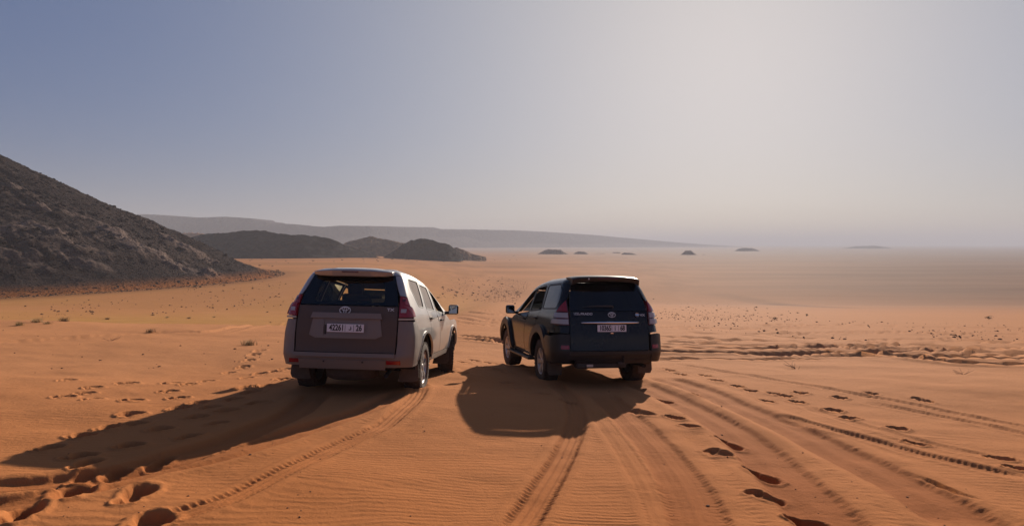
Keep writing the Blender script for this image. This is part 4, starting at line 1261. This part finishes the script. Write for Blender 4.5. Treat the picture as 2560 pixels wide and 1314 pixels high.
    # windscreen, front, underside, cabin
    panel(lf, 'windscreen', [[('p', 4.03, 1.17), ('p', 5.97, 1.17), ('p', 5.97, 1.73), ('p', 4.03, 1.73)]], [wglass, M_air], car, -.004, th=.004)
    front_end(car, lf, body, (1.09, .98), dusty_paint('dulled_dusty_hood', (.16, .145, .13), (.22, .16, .115), .6, .75, 0))  # dusty hood, its colour also darkened to hold down sun glare
    underbody(car)
    sw = lathe_x([(-.10, .20), (-.11, .30), (-.08, .37), (.08, .37), (.11, .30), (.10, .20)], 36, True, True)
    obj('spare_wheel', rotated(sw, 'Y', R(90), (0, -.62, .37)), M_tyre, car)
    obj('exhaust_pipe', tube([(.50, .2, .40), (.52, -.5, .38), (.56, -.92, .33)], .03, 10), M_under, car)
    seats(car, M_seat); steering(car, M_trim)
    mirrors(car, 2.05, 1.235, .965, M_gloss, .155, .175)
    add_wheels(car, wheel_meshes(.385, .255, .238, 6, False), 1.60, 2.79, .375, R(14))
    return car

# ------------------------------------------------------------------ the black four-wheel drive (right)
def build_black_car():
    car = empty('off_road_car')
    tag(car, 'glossy black off-road car on the right with a chrome strip above its number plate', 'car', 'off-road cars halted on the sand')
    body = dusty_paint('black_paint', (.006, .006, .007), (.20, .135, .09), .07, .10, .12)
    clad = dusty_paint('black_cladding', (.012, .012, .014), (.20, .14, .10), .09, .38, .1)
    glass = glass_mat('black_rear_glass', (.035, .035, .045), .03, (.2, .16, .13))
    qglass = glass_mat('dark_quarter_glass', (.06, .06, .07), .04, (.25, .2, .17), ior=1.65)
    sglass = glass_mat('clear_side_glass', (.80, .76, .60), .06)
    wglass = glass_mat('windscreen_glass', (.82, .78, .60), .06)
    lf = Loft([(.36, .86, -.97, .26, 3.56, .30), (.46, .90, -1.03, .24, 3.62, .30), (.60, .925, -1.07, .25, 3.64, .32), (.75, .93, -1.05, .26, 3.64, .32),
               (.90, .925, -1.04, .265, 3.62, .32), (1.0, .912, -1.02, .26, 3.58, .32), (1.09, .893, -1.005, .24, 3.54, .30),
               (1.13, .885, -1.0, .23, 2.50, .16), (1.25, .852, -.97, .205, 2.26, .14), (1.45, .787, -.88, .175, 1.98, .12), (1.65, .715, -.77, .16, 1.70, .11),
               (1.75, .675, -.715, .155, 1.54, .11), (1.795, .635, -.68, .155, 1.42, .12), (1.82, .585, -.64, .16, 1.30, .13), (1.838, .50, -.57, .17, 1.16, .16)],
              [(-2, 0), (-.4, 0), (.2, .015), (.6, .03), (1.0, .065), (1.2, .09), (1.5, .14), (2.0, .20), (4, .20)])
    ZT = 1.745
    top = lambda y, z=ZT: z - float(lf.dropk(y, z))
    B = [body, M_trim]
    loft_strip(lf, 'roof', -5, 5, 121, [1.747, 1.76, 1.775, 1.79, 1.80, 1.81, 1.82, 1.83, 1.838], body, car, cap=(.02, ([-.6, -.2, .2, .6, 1.0, 1.3], [1.850, 1.856, 1.846, 1.822, 1.78, 1.73])))
    obj('headliner', prism([(-.60, 1.73), (.2, 1.715), (.8, 1.67), (1.25, 1.61), (1.25, 1.625), (.8, 1.685), (.2, 1.73), (-.60, 1.745)], 0, -.56, .56), M_trim, car)
    AR = (.0, .40, .53, .50); AF = (2.79, .40, .52, .50)
    for mi in (False, True):
        pn = lambda name, loops, m, off=0.0, parent=car, **k: panel(lf, name, loops, m, parent, off, mirror=mi, **k)
        sx = -1 if mi else 1
        lamp_edge = [('s', -.70, 1.05), ('s', -.72, 1.16), ('s', -.77, 1.30), ('s', -.80, 1.40), ('r', .68, 1.475)]
        qw = round_poly([('s', .185, 1.70), ('s', -.50, 1.722), ('s', -.66, 1.62), ('s', -.73, 1.45), ('s', -.68, 1.322), ('s', .095, 1.297)], .03)
        pn('quarter_panel', [[('r', .575, ZT), ('s', -.40, top(-.4)), ('s', 0, top(0)), ('s', .255, top(.255)), ('s', .24, 1.60), ('s', .15, 1.29), ('s', .33, 1.12), ('s', .36, 1.02), ('s', .33, .90)]
                             + arch(*AR, 52, 150) + [('s', -.50, .86), ('s', -.60, .93), ('r', .69, .925), ('r', .68, 1.045)] + lamp_edge + [('r', .64, 1.56), ('r', .58, 1.70)], qw], B)
        seal(lf, qw, car, mi)
        pn('quarter_window', [qw], [qglass, M_air], -.004, inset=-.012, th=.004)
        rw = round_poly([('s', .325, 1.69), ('s', .185, 1.277), ('s', .915, 1.222), ('s', .965, 1.65)], .03)
        rd = pn('door', [[('s', .265, top(.265)), ('s', .25, 1.60), ('s', .16, 1.29), ('s', .34, 1.12), ('s', .37, 1.02), ('s', .34, .90)] + arch(*AR, 48, 14, 8)
                         + [('s', .58, .47), ('s', 1.135, .47), ('s', 1.13, .75), ('s', 1.12, 1.0), ('s', .98, 1.215), ('s', 1.0, 1.45), ('s', 1.01, top(1.01))], rw], B)
        if not mi: pn('window', [rw], [sglass, M_air], -.008, parent=rd, inset=-.012, th=.004)
        seal(lf, rw, rd, mi)
        fw = round_poly([('s', 1.06, 1.64), ('s', 1.0, 1.205), ('s', 1.93, 1.13), ('s', 1.72, 1.36), ('s', 1.43, 1.55)], .03)
        fd = pn('door', [[('s', 1.02, top(1.02)), ('s', 1.30, top(1.3)), ('s', 1.56, 1.53), ('s', 1.84, 1.35), ('s', 2.08, 1.13), ('s', 2.36, 1.02), ('s', 2.37, .80), ('s', 2.30, .47),
                          ('s', 1.145, .47), ('s', 1.14, .75), ('s', 1.13, 1.0), ('s', .99, 1.215), ('s', 1.01, 1.45)], fw], B)
        if not mi: pn('window', [fw], [sglass, M_air], -.008, parent=fd, inset=-.012, th=.004)   # the windows on the left side are wound down
        seal(lf, fw, fd, mi)
        for d, y, z in ((rd, .42, 1.115), (fd, 1.32, 1.065)):
            w = float(lf.row(z)[0]) + .014
            obj('handle', join([rbox((sx * (w + .022), y, z), (.026, .18, .028), .010), rbox((sx * (w + .006), y - .08, z), (.03, .03, .03), .006), rbox((sx * (w + .006), y + .08, z), (.03, .03, .03), .006)]), M_black, d)
        pn('a_pillar', [[('s', 1.31, top(1.31)), ('s', 1.57, 1.53), ('s', 1.85, 1.35), ('s', 2.09, 1.13), ('p', 4.02, 1.16), ('p', 4.02, ZT)]], B)
        pn('front_fender', [[('s', 2.31, .47), ('s', 2.378, .80), ('s', 2.37, 1.025), ('s', 3.05, 1.03), ('s', 3.32, .97), ('s', 3.34, .70), ('s', 3.36, .47)] + arch(*AF, 8, 172, 22)], B)
        # wide wheel-arch flares
        for A, t0, t1 in ((AR, 4, 152), (AF, 10, 176)):
            inn = arch(A[0], A[1], A[2] - .03, A[3] - .02, t0, t1, 24); out = arch(A[0], A[1], A[2] + .085, A[3] + .115, t1, t0, 24)
            pn('wheel_flare', [inn + out], [clad], .052, th=.058, inset=0)
        pn('sill', [[('s', .56, .40), ('s', 2.28, .40), ('s', 2.28, .463), ('s', .58, .463)]], [clad], -.002)
        st = join([rbox((sx * .935, 1.42, .365), (.15, 1.80, .045), .018), rbox((sx * .86, .80, .40), (.12, .06, .05), .01), rbox((sx * .86, 2.05, .40), (.12, .06, .05), .01)])
        obj('side_step', st, clad, car)
        # tail lamp: red top, two clear lenses
        tl = pn('tail_lamp', [[('r', .685, 1.05), ('s', -.71, 1.055), ('s', -.73, 1.16), ('s', -.78, 1.30), ('s', -.81, 1.40), ('r', .684, 1.465)]], [M_dred], .012, th=.04)
        pn('stop_lens', [[('r', .700, 1.265), ('s', -.80, 1.265), ('s', -.825, 1.38), ('r', .700, 1.445)]], [M_red], .034, parent=tl, th=.03)
        pn('clear_lens', [[('r', .698, 1.165), ('s', -.745, 1.17), ('s', -.775, 1.25), ('r', .698, 1.25)]], [M_clear], .034, parent=tl, th=.03)
        pn('clear_lens', [[('r', .698, 1.065), ('s', -.72, 1.07), ('s', -.735, 1.145), ('r', .698, 1.15)]], [M_clear], .038, parent=tl, th=.03)
        # bumper corner with reflector
        bc = pn('bumper_corner', [[('r', .695, .47), ('s', -.58, .455), ('s', -.50, .455)] + arch(*AR, 172, 140, 8) + [('s', -.46, .80), ('s', -.55, .87), ('r', .80, .915), ('r', .69, .905)]], [clad], .050, th=.06)
        pn('reflector', [round_poly(rect('r', .705, .815, .665, .735), .012)], [M_red], .056, parent=bc, th=.012)
        for y0, z0, z1 in ((-.55, .20, .47), (2.26, .22, .45)):
            fl = prism([(sx * .68, z1), (sx * .93, z1), (sx * .94, z0 + .06), (sx * .91, z0), (sx * .69, z0)], 1, y0, y0 - .012)
            obj('mud_flap', fl, M_flap, car)
    # tailgate: dark glass above, plate and chrome strip below
    gl = [('r', -.682, .64), ('r', .682, .64), ('r', .684, .90), ('r', .676, 1.15), ('r', .672, 1.275), ('r', -.672, 1.275), ('r', -.676, 1.15), ('r', -.684, .90)]
    gate = panel(lf, 'tailgate', [gl], B, car, .006, th=.03)
    wf = [('r', -.671, 1.28), ('r', .671, 1.28), ('r', .660, 1.42), ('r', .567, 1.748), ('r', -.567, 1.748), ('r', -.660, 1.42)]
    hole = round_poly([('r', -.46, 1.70), ('r', -.56, 1.33), ('r', .56, 1.33), ('r', .46, 1.70)], .05)
    panel(lf, 'window_frame', [wf, hole], [M_gloss, M_trim], gate, .004, th=.02)
    panel(lf, 'window', [hole], [glass, M_air], gate, .0, inset=-.02, th=.004)
    panel(lf, 'plate_recess', [[('r', -.44, .82), ('r', .44, .82), ('r', .50, 1.075), ('r', -.50, 1.075)]], [body], gate, .010, th=.004)
    # chrome strip
    n = 24; path = [(-.50 + 1.0 * k / n, -1.045 + .055 * ((-.5 + k / n) * 2 * .52) ** 2, 1.098) for k in range(n + 1)]
    cs = tube(path, [.006 + .017 * math.sin(math.pi * min(1, max(0, k / n * .98 + .01))) ** .5 for k in range(n + 1)], 10)
    obj('chrome_strip', cs, M_chrome, gate)
    plate(gate, (.02, -1.052, 1.006), .50, .112, R(-4), '10365', '68', 'alif')
    oval_emblem(gate, (.040, -.99, 1.225), .125, R(-14))
    text_mesh('badge_lettering', 'PRADO', .052, M_badge, gate, (-.395, -.985, 1.238), (R(76), 0, R(-4)), .003, 1.15, bold=.0006)
    text_mesh('badge_lettering', 'LAND', .027, M_badge, gate, (-.565, -.972, 1.252), (R(76), 0, R(-5)), .003, 1.25)
    text_mesh('badge_lettering', 'CRUISER', .027, M_badge, gate, (-.555, -.978, 1.229), (R(76), 0, R(-5)), .003, 1.05)
    text_mesh('badge_lettering', 'VX', .054, M_badge, gate, (.590, -.962, 1.215), (R(76), 0, R(6)), .003, 1.3, bold=.0008)
    rb = obj('round_badge', join([rotated(lathe_x([(0, .001), (0, .036), (.006, .037)], 24), 'Z', R(-90), (0, 0, 0))]), M_rim, gate); rb.location = (.488, -.982, 1.222); rb.rotation_euler = (R(-14), 0, R(5))
    obj('badge_band', rbox((0, -.004, 0), (.066, .004, .022), 0), M_chrome, rb)
    wp = obj('rear_wiper', join([tube([(.075, -.955, 1.345), (.06, -.975, 1.368), (-.20, -.968, 1.368), (-.45, -.950, 1.352)], [.014, .012, .009, .004], 8)]), M_flap, gate)
    obj('lock', rbox((.02, -1.052, .928), (.05, .012, .02), .004), M_chrome, gate)
    # high wing on the roof edge; light passes under it
    sp = bmesh.new(); ring = []
    prof = [(-.58, 1.880), (-.80, 1.872), (-.925, 1.848), (-.935, 1.838), (-.918, 1.780), (-.885, 1.772), (-.74, 1.812), (-.60, 1.850)]
    m = len(prof)
    for x in [-.59, -.585, -.555, -.49, -.28, 0, .28, .49, .555, .585, .59]:
        e = max(0, (abs(x) - .45) / .14)
        ring.append([sp.verts.new((x, y + .07 * (x / .565) ** 2 + .02 * e * e, z - .022 * (x / .565) ** 2 - (.016 * e * e if i < 4 else .045 * e * e))) for i, (y, z) in enumerate(prof)])
    for a, b in zip(ring[:-1], ring[1:]):
        for i in range(m):
            f = sp.faces.new((a[i], a[(i + 1) % m], b[(i + 1) % m], b[i])); f.smooth = i in (0, 1)
    sp.faces.new(ring[0][::-1]); sp.faces.new(ring[-1]); bmesh.ops.recalc_face_normals(sp, faces=sp.faces)
    so = obj('spoiler', sp, clad, car)
    obj('brake_lamp', rbox((0, -.929, 1.822), (.36, .010, .018), .003, 1), M_dred, so)
    obj('sparkle_patch', prism([(-.345, 1.802), (-.318, 1.802), (-.3315, 1.830)], 1, -.908, -.922), M_plate, so)  # white triangle that paints in a sparkle on the wing
    # rear step bumper, tank guard, tow hook, exhaust
    bp = panel(lf, 'bumper', [rect('r', -.70, .70, .50, .638)], [clad, M_trim], car, .030, th=.06)
    panel(lf, 'bumper_step', [rect('r', -.70, .70, .585, .632)], [clad], bp, .055, th=.05)
    panel(lf, 'valance', [[('r', -.60, .445), ('r', .70, .445), ('r', .70, .512), ('r', -.62, .512)]], [clad], bp, .040, th=.05)
    obj('tow_bar', join([rbox((-.15, -.95, .405), (.86, .20, .10), .04, 3), tube([(-.56, -1.0, .41), (-.45, -1.03, .385)], .02)]), M_black, bp)
    obj('tow_hook', join([rbox((.16, -1.06, .44), (.10, .08, .05), .012), tube([(.21, -1.06, .44), (.215, -1.11, .46), (.215, -1.115, .53), (.19, -1.10, .55)], .014)]), M_black, bp)
    obj('tow_plate', rbox((-.36, -1.057, .405), (.11, .006, .04), .002, 1), M_rim, bp)
    obj('exhaust_pipe', tube([(.55, .2, .40), (.57, -.5, .39), (.63, -.96, .375)], .032, 12), M_under, car)
    panel(lf, 'windscreen', [[('p', 4.03, 1.17), ('p', 5.97, 1.17), ('p', 5.97, ZT - .005), ('p', 4.03, ZT - .005)]], [wglass, M_air], car, -.004, th=.004)
    front_end(car, lf, body, (1.08, .97))
    underbody(car)
    seats(car, M_seat); steering(car, M_trim)
    mirrors(car, 2.0, 1.215, .955, M_gloss, .155, .175)
    add_wheels(car, wheel_meshes(.385, .26, .225, 6, True), 1.60, 2.79, .375, R(2))
    return car

def place(car, t, ypr):
    car.rotation_mode = 'XYZ'
    y, p, r = [R(v) for v in ypr]
    M = Matrix.Rotation(y, 4, 'Z') @ Matrix.Rotation(p, 4, 'X') @ Matrix.Rotation(r, 4, 'Y')
    car.matrix_world = Matrix.Translation(t) @ M
    car.location = t; car.rotation_euler = M.to_euler('XYZ')
pale = build_pale_car(); place(pale, (-2.261, 10.149, -2.230), (-3.336, -5.039, 1.084))
black = build_black_car(); place(black, (1.388, 11.880, -2.447), (12.338, -3.46, 1.145))

# ------------------------------------------------------------------ plants
def blade_mesh(name, n, h, spread, seed, w=.006, droop=.5, cols=None):
    r = random.Random(seed); V, F = [], []
    for _ in range(n):
        a = r.uniform(0, 6.283); b = a + r.uniform(-.6, .6)
        x0, y0 = r.gauss(0, spread * .25), r.gauss(0, spread * .25)
        hh = h * r.uniform(.5, 1.1); out = spread * r.uniform(.2, 1.0)
        px, py = -math.sin(b) * w, math.cos(b) * w
        k = len(V); seg = 4
        for i in range(seg + 1):
            t = i / seg; ww = 1 - .85 * t
            cx = x0 + math.cos(a) * out * t * t; cy = y0 + math.sin(a) * out * t * t; cz = hh * (t - droop * .5 * t * t) - .02
            V += [(cx - px * ww, cy - py * ww, cz), (cx + px * ww, cy + py * ww, cz)]
        F += [(k + 2 * i, k + 2 * i + 1, k + 2 * i + 3, k + 2 * i + 2) for i in range(seg)]
    me = bpy.data.meshes.new(name); me.from_pydata(V, [], F); me.update()
    return me
def leaf_mat(name, a, b):
    m = mat(name, a, .8, spec=.2); t = NT(m)
    oi = t.new('ShaderNodeObjectInfo')
    n = t.noise(t.coord('Object'), 9, 3)
    c = t.ramp(n, [(.35, a), (.65, b)])
    h = t.new('ShaderNodeHueSaturation'); t.link(c, h.inputs['Color'])
    t.link(t.math('ADD', .7, t.math('MULTIPLY', oi.outputs['Random'], .6)), h.inputs['Value'])
    t.link(h.outputs[0], t.b.inputs['Base Color'])
    return m
M_straw = leaf_mat('dry_grass', (.42, .30, .12), (.55, .42, .20))
M_strawd = leaf_mat('dark_dry_grass', (.20, .125, .06), (.32, .20, .09))
M_shrub = leaf_mat('shrub_leaf', (.040, .036, .022), (.085, .066, .036))
M_twig = mat('dry_twig', (.16, .09, .055), .9)
TUFTS = [blade_mesh('grass_tuft', 150, .30, .30, s, .005) for s in range(4)]
def shrub_mesh(name, seed, n=130):
    r = random.Random(seed); V, F = [], []
    lobes = [(r.uniform(-.35, .35), r.uniform(-.35, .35), r.uniform(.2, .5), r.uniform(.22, .4)) for _ in range(6)]
    for _ in range(n):
        lx, ly, lz, lr = r.choice(lobes)
        d = Vector((r.gauss(0, 1), r.gauss(0, 1), r.gauss(0, 1))).normalized() * lr * r.uniform(.5, 1.0)
        c = Vector((lx, ly, max(.02, lz + d.z))) + Vector((d.x, d.y, 0))
        s = r.uniform(.05, .11)
        u = Vector((r.gauss(0, 1), r.gauss(0, 1), r.gauss(0, 1))).normalized(); v = u.orthogonal().normalized(); k = len(V)
        V += [tuple(c + u * s), tuple(c + v * s * .6), tuple(c - u * s), tuple(c - v * s * .6)]
        F.append((k, k + 1, k + 2, k + 3))
    for _ in range(9):                                              # stems
        a = r.uniform(0, 6.28); o = Vector((math.cos(a) * .4, math.sin(a) * .4, r.uniform(.3, .6))); k = len(V)
        p = Vector((-math.sin(a), math.cos(a), 0)) * .012
        V += [tuple(-p), tuple(p), tuple(o + p * .3), tuple(o - p * .3)]; F.append((k, k + 1, k + 2, k + 3))
    me = bpy.data.meshes.new(name); me.from_pydata(V, [], F); me.update()
    return me
SHRUBS = [shrub_mesh('shrub', s) for s in range(5)]
for q in SHRUBS: q.materials.append(M_shrub)
def ground_z(x, y):
    h, _ = relief(np.array([x]), np.array([y])) if math.hypot(x, y) < 75 else (np.zeros(1), 0)
    return float(base_z(x, y)) + float(h[0])
def put(name, me, px, py, s, label, cat, group=None, sz=None, m=None):
    x, y, z = G(px, py)
    o = obj(name, me, m)
    o.location = (x, y, ground_z(x, y) if y < 70 else float(base_z(x, y))); o.scale = (s, s, sz or s); o.rotation_euler = (0, 0, random.uniform(0, 6.28))
    return tag(o, label, cat, group)
def tuft(px, py, s, label, m, k=0, group='grass tufts on the sand'):
    me = TUFTS[k % 4].copy(); me.materials.clear(); me.materials.append(m)
    return put('grass_tuft', me, px, py, s, label, 'grass', group, s * .75)
tuft(622, 866, 1.0, 'pale dry grass tuft with a long shadow beside the dusty pale car', M_straw)
tuft(376, 832, .8, 'small brown dry grass tuft alone on the open sand left of the pale car', M_strawd, 1)
tuft(676, 806, .6, 'tiny dark grass tuft nearest the left tail lamp of the pale car', M_strawd, 2)
for i, (px, py, s, lab, mm) in enumerate([
    (48, 812, 1.05, 'leftmost straw-coloured grass tuft on the sand brow below the rocky hill', M_straw),
    (92, 808, 1.2, 'wide straw-coloured grass tuft, second from the left on the sand brow', M_straw),
    (118, 810, .8, 'small yellow grass tuft, third from the left on the sand brow', M_straw),
    (160, 806, 1.25, 'largest greyish grass tuft on the left half of the sand brow', M_strawd),
    (268, 798, 1.4, 'low brown grass tuft just left of the middle of the sand brow', M_strawd),
    (382, 788, 1.2, 'dark upright grass tuft standing on the middle of the sand brow', M_strawd),
    (418, 794, 1.2, 'low straw grass tuft right beside the dark upright one on the brow', M_straw),
    (472, 796, 1.2, 'flat brown grass tuft below the line of the sand brow', M_strawd),
    (535, 793, 1.1, 'rounded straw grass tuft lit on top, right half of the sand brow', M_straw),
    (668, 780, 1.0, 'dark grass tuft at the right end of the sand brow near the pale car', M_strawd)]):
    tuft(px, py, s, lab, mm, i)
put('shrub', SHRUBS[0], 1288, 760, .45, 'reddish brown shrub just in front of the black car beside its mirror', 'shrub', 'shrubs of the dunes', .40)
put('shrub', SHRUBS[1], 1634, 748, .55, 'dark round shrub behind the rear right corner of the black car', 'shrub', 'shrubs of the dunes', .42)
put('shrub', SHRUBS[2], 1890, 769, .5, 'green-brown shrub standing alone on the pale slope right of the black car', 'shrub', 'shrubs of the dunes', .45)
put('shrub', SHRUBS[3], 1937, 800, .40, 'dark shrub nearest the ruts on the right slope', 'shrub', 'shrubs of the dunes', .35)
put('shrub', SHRUBS[4], 2472, 798, .8, 'dark shrub at the far right edge of the sand slope', 'shrub', 'shrubs of the dunes', .5)
def region(n, poly, smin, smax, label, group):
    k = 0
    xs = [p[0] for p in poly]; ys = [p[1] for p in poly]
    while k < n:
        px = random.uniform(min(xs), max(xs)); py = random.uniform(min(ys), max(ys))
        if not inside([poly], np.array([px]), np.array([py]))[0]: continue
        x, y, z = G(px, py)
        if fbm(np.array([x / 22]), np.array([y / 22]), 97, 3)[0] < random.uniform(-.45, .25): continue
        o = obj('shrub', random.choice(SHRUBS)); s = random.uniform(smin, smax) * (.7 + .6 * random.random() ** 2)
        o.location = (x, y, float(base_z(x, y))); o.scale = (s * random.uniform(.9, 1.4), s, s * random.uniform(.5, .9)); o.rotation_euler = (0, 0, random.uniform(0, 6.28))
        tag(o, label, 'shrub', group); k += 1
region(90, [(1095, 745), (1110, 705), (1150, 690), (1240, 692), (1330, 708), (1290, 745), (1190, 752)], .35, .75, 'small brown shrub dotted on the plain between the two cars', 'shrubs on the plain between the cars')
region(46, [(1640, 748), (1760, 750), (1900, 768), (2050, 790), (2000, 800), (1800, 785), (1640, 790)], .16, .36, 'small dark shrub scattered on the pale slope right of the black car', 'shrubs on the right slope')
region(26, [(560, 646), (960, 648), (1240, 644), (1300, 650), (1240, 660), (960, 654), (640, 660)], .8, 1.6, 'dark bush in the far row at the foot of the dark hills', 'bushes at the foot of the dark hills')
region(22, [(590, 655), (690, 665), (700, 690), (560, 715), (440, 725), (600, 690)], .5, 1.1, 'dark bush by the toe of the rocky hill', 'bushes at the toe of the rocky hill')
region(34, [(40, 760), (300, 735), (600, 705), (760, 690), (760, 770), (400, 782), (100, 790)], .22, .6, 'low dark shrub on the yellow flat left of the pale car', 'shrubs on the yellow flat')

def sprig(px, py, s, label, seed):
    r = random.Random(seed); bms = []
    for _ in range(9):
        a = r.uniform(0, 6.28); p = Vector((0, 0, -.01)); path = [p.copy()]
        for k in range(4):
            a += r.uniform(-.7, .7); p = p + Vector((math.cos(a) * .07, math.sin(a) * .07, r.uniform(.0, .05))); path.append(p.copy())
        bms.append(tube(path, [.004, .0035, .003, .0025, .0015], 5))
    o = obj('dry_sprig', join(bms), M_twig); x, y, z = G(px, py); o.location = (x, y, ground_z(x, y)); o.scale = (s,) * 3
    return tag(o, label, 'sprig', 'dry sprigs on the sand')
sprig(278, 853, .9, 'pale leafless sprig on the smooth sand left of the pale car', 1)
sprig(2408, 941, .8, 'leafless brown sprig lying on the smooth sand far right', 2)
sprig(1990, 925, 1.0, 'tiny leafless sprig on the sand below the ruts, right of the black car', 3)

# loose small stones and crumbs: too many to count
def stone_field(name, n, poly, smin, smax, m, seed, power=3):
    r = np.random.default_rng(seed)
    xs = [p[0] for p in poly]; ys = [p[1] for p in poly]; P = []
    while len(P) < n:
        px = r.uniform(min(xs), max(xs), 4000); py = r.uniform(min(ys), max(ys), 4000)
        ok = inside([poly], px, py)
        q = GN(px[ok], py[ok])                                       # stones lie in drifts, not evenly
        keep = fbm(q[:, 0] / (2 + q[:, 1] * .05), q[:, 1] / (2 + q[:, 1] * .10), seed, 3) + r.uniform(-.25, .25, len(q)) > .08
        P += list(zip(px[ok][keep], py[ok][keep]))
    P = np.array(P[:n]); W = GN(P[:, 0], P[:, 1])
    h = np.zeros(n); near = np.hypot(W[:, 0], W[:, 1]) < 74
    if near.any(): h[near] = relief(W[near, 0], W[near, 1])[0]
    s = smin + (smax - smin) * r.uniform(0, 1, n) ** power
    return scatter_stones(name, W[:, 0], W[:, 1], base_z(W[:, 0], W[:, 1]) + h + s * .2, s, m, seed)
M_peb = mat('pebble', (.15, .085, .058), .95, spec=.1)
stone_field('pebbles', 100, [(0, 860), (2560, 860), (2560, 1314), (0, 1314)], .005, .016, M_peb, 91, 4)
stone_field('gravel', 260, [(1640, 792), (2000, 800), (2560, 808), (2560, 850), (2200, 850), (1800, 830), (1640, 812)], .02, .08, M_peb, 92)
stone_field('gravel', 260, [(0, 762), (250, 742), (640, 700), (760, 700), (760, 770), (0, 800)], .04, .18, M_peb, 93)
stone_field('gravel', 1500, [(1090, 745), (1150, 690), (1250, 690), (1330, 708), (1290, 755), (1180, 757)], .04, .16, M_peb, 94)
stone_field('gravel', 480, [(1640, 748), (1760, 750), (1900, 768), (2060, 792), (2000, 804), (1640, 800)], .025, .085, M_peb, 95)
stone_field('gravel', 45, [(0, 820), (700, 790), (700, 900), (0, 930)], .010, .035, M_peb, 96)

# ------------------------------------------------------------------ haze: dusty desert air
bm = bmesh.new(); bmesh.ops.create_cube(bm, size=1)
HT, HB, HS = 110.0, PLAIN - 10.0, 40000.0
for v in bm.verts: v.co = Vector((v.co.x * HS, v.co.y * HS, HB + (v.co.z + .5) * (HT - HB)))
hm = bpy.data.materials.new('haze'); hm.use_nodes = True
hn = hm.node_tree.nodes; hn.clear()
ho = hn.new('ShaderNodeOutputMaterial'); hv = hn.new('ShaderNodeVolumePrincipled')
hv.inputs['Color'].default_value = (.58, .60, .67, 1); hv.inputs['Density'].default_value = 3.4e-4; hv.inputs['Anisotropy'].default_value = .08
hm.node_tree.links.new(hv.outputs[0], ho.inputs['Volume'])
tag(obj('haze', bm, hm), kind='stuff')
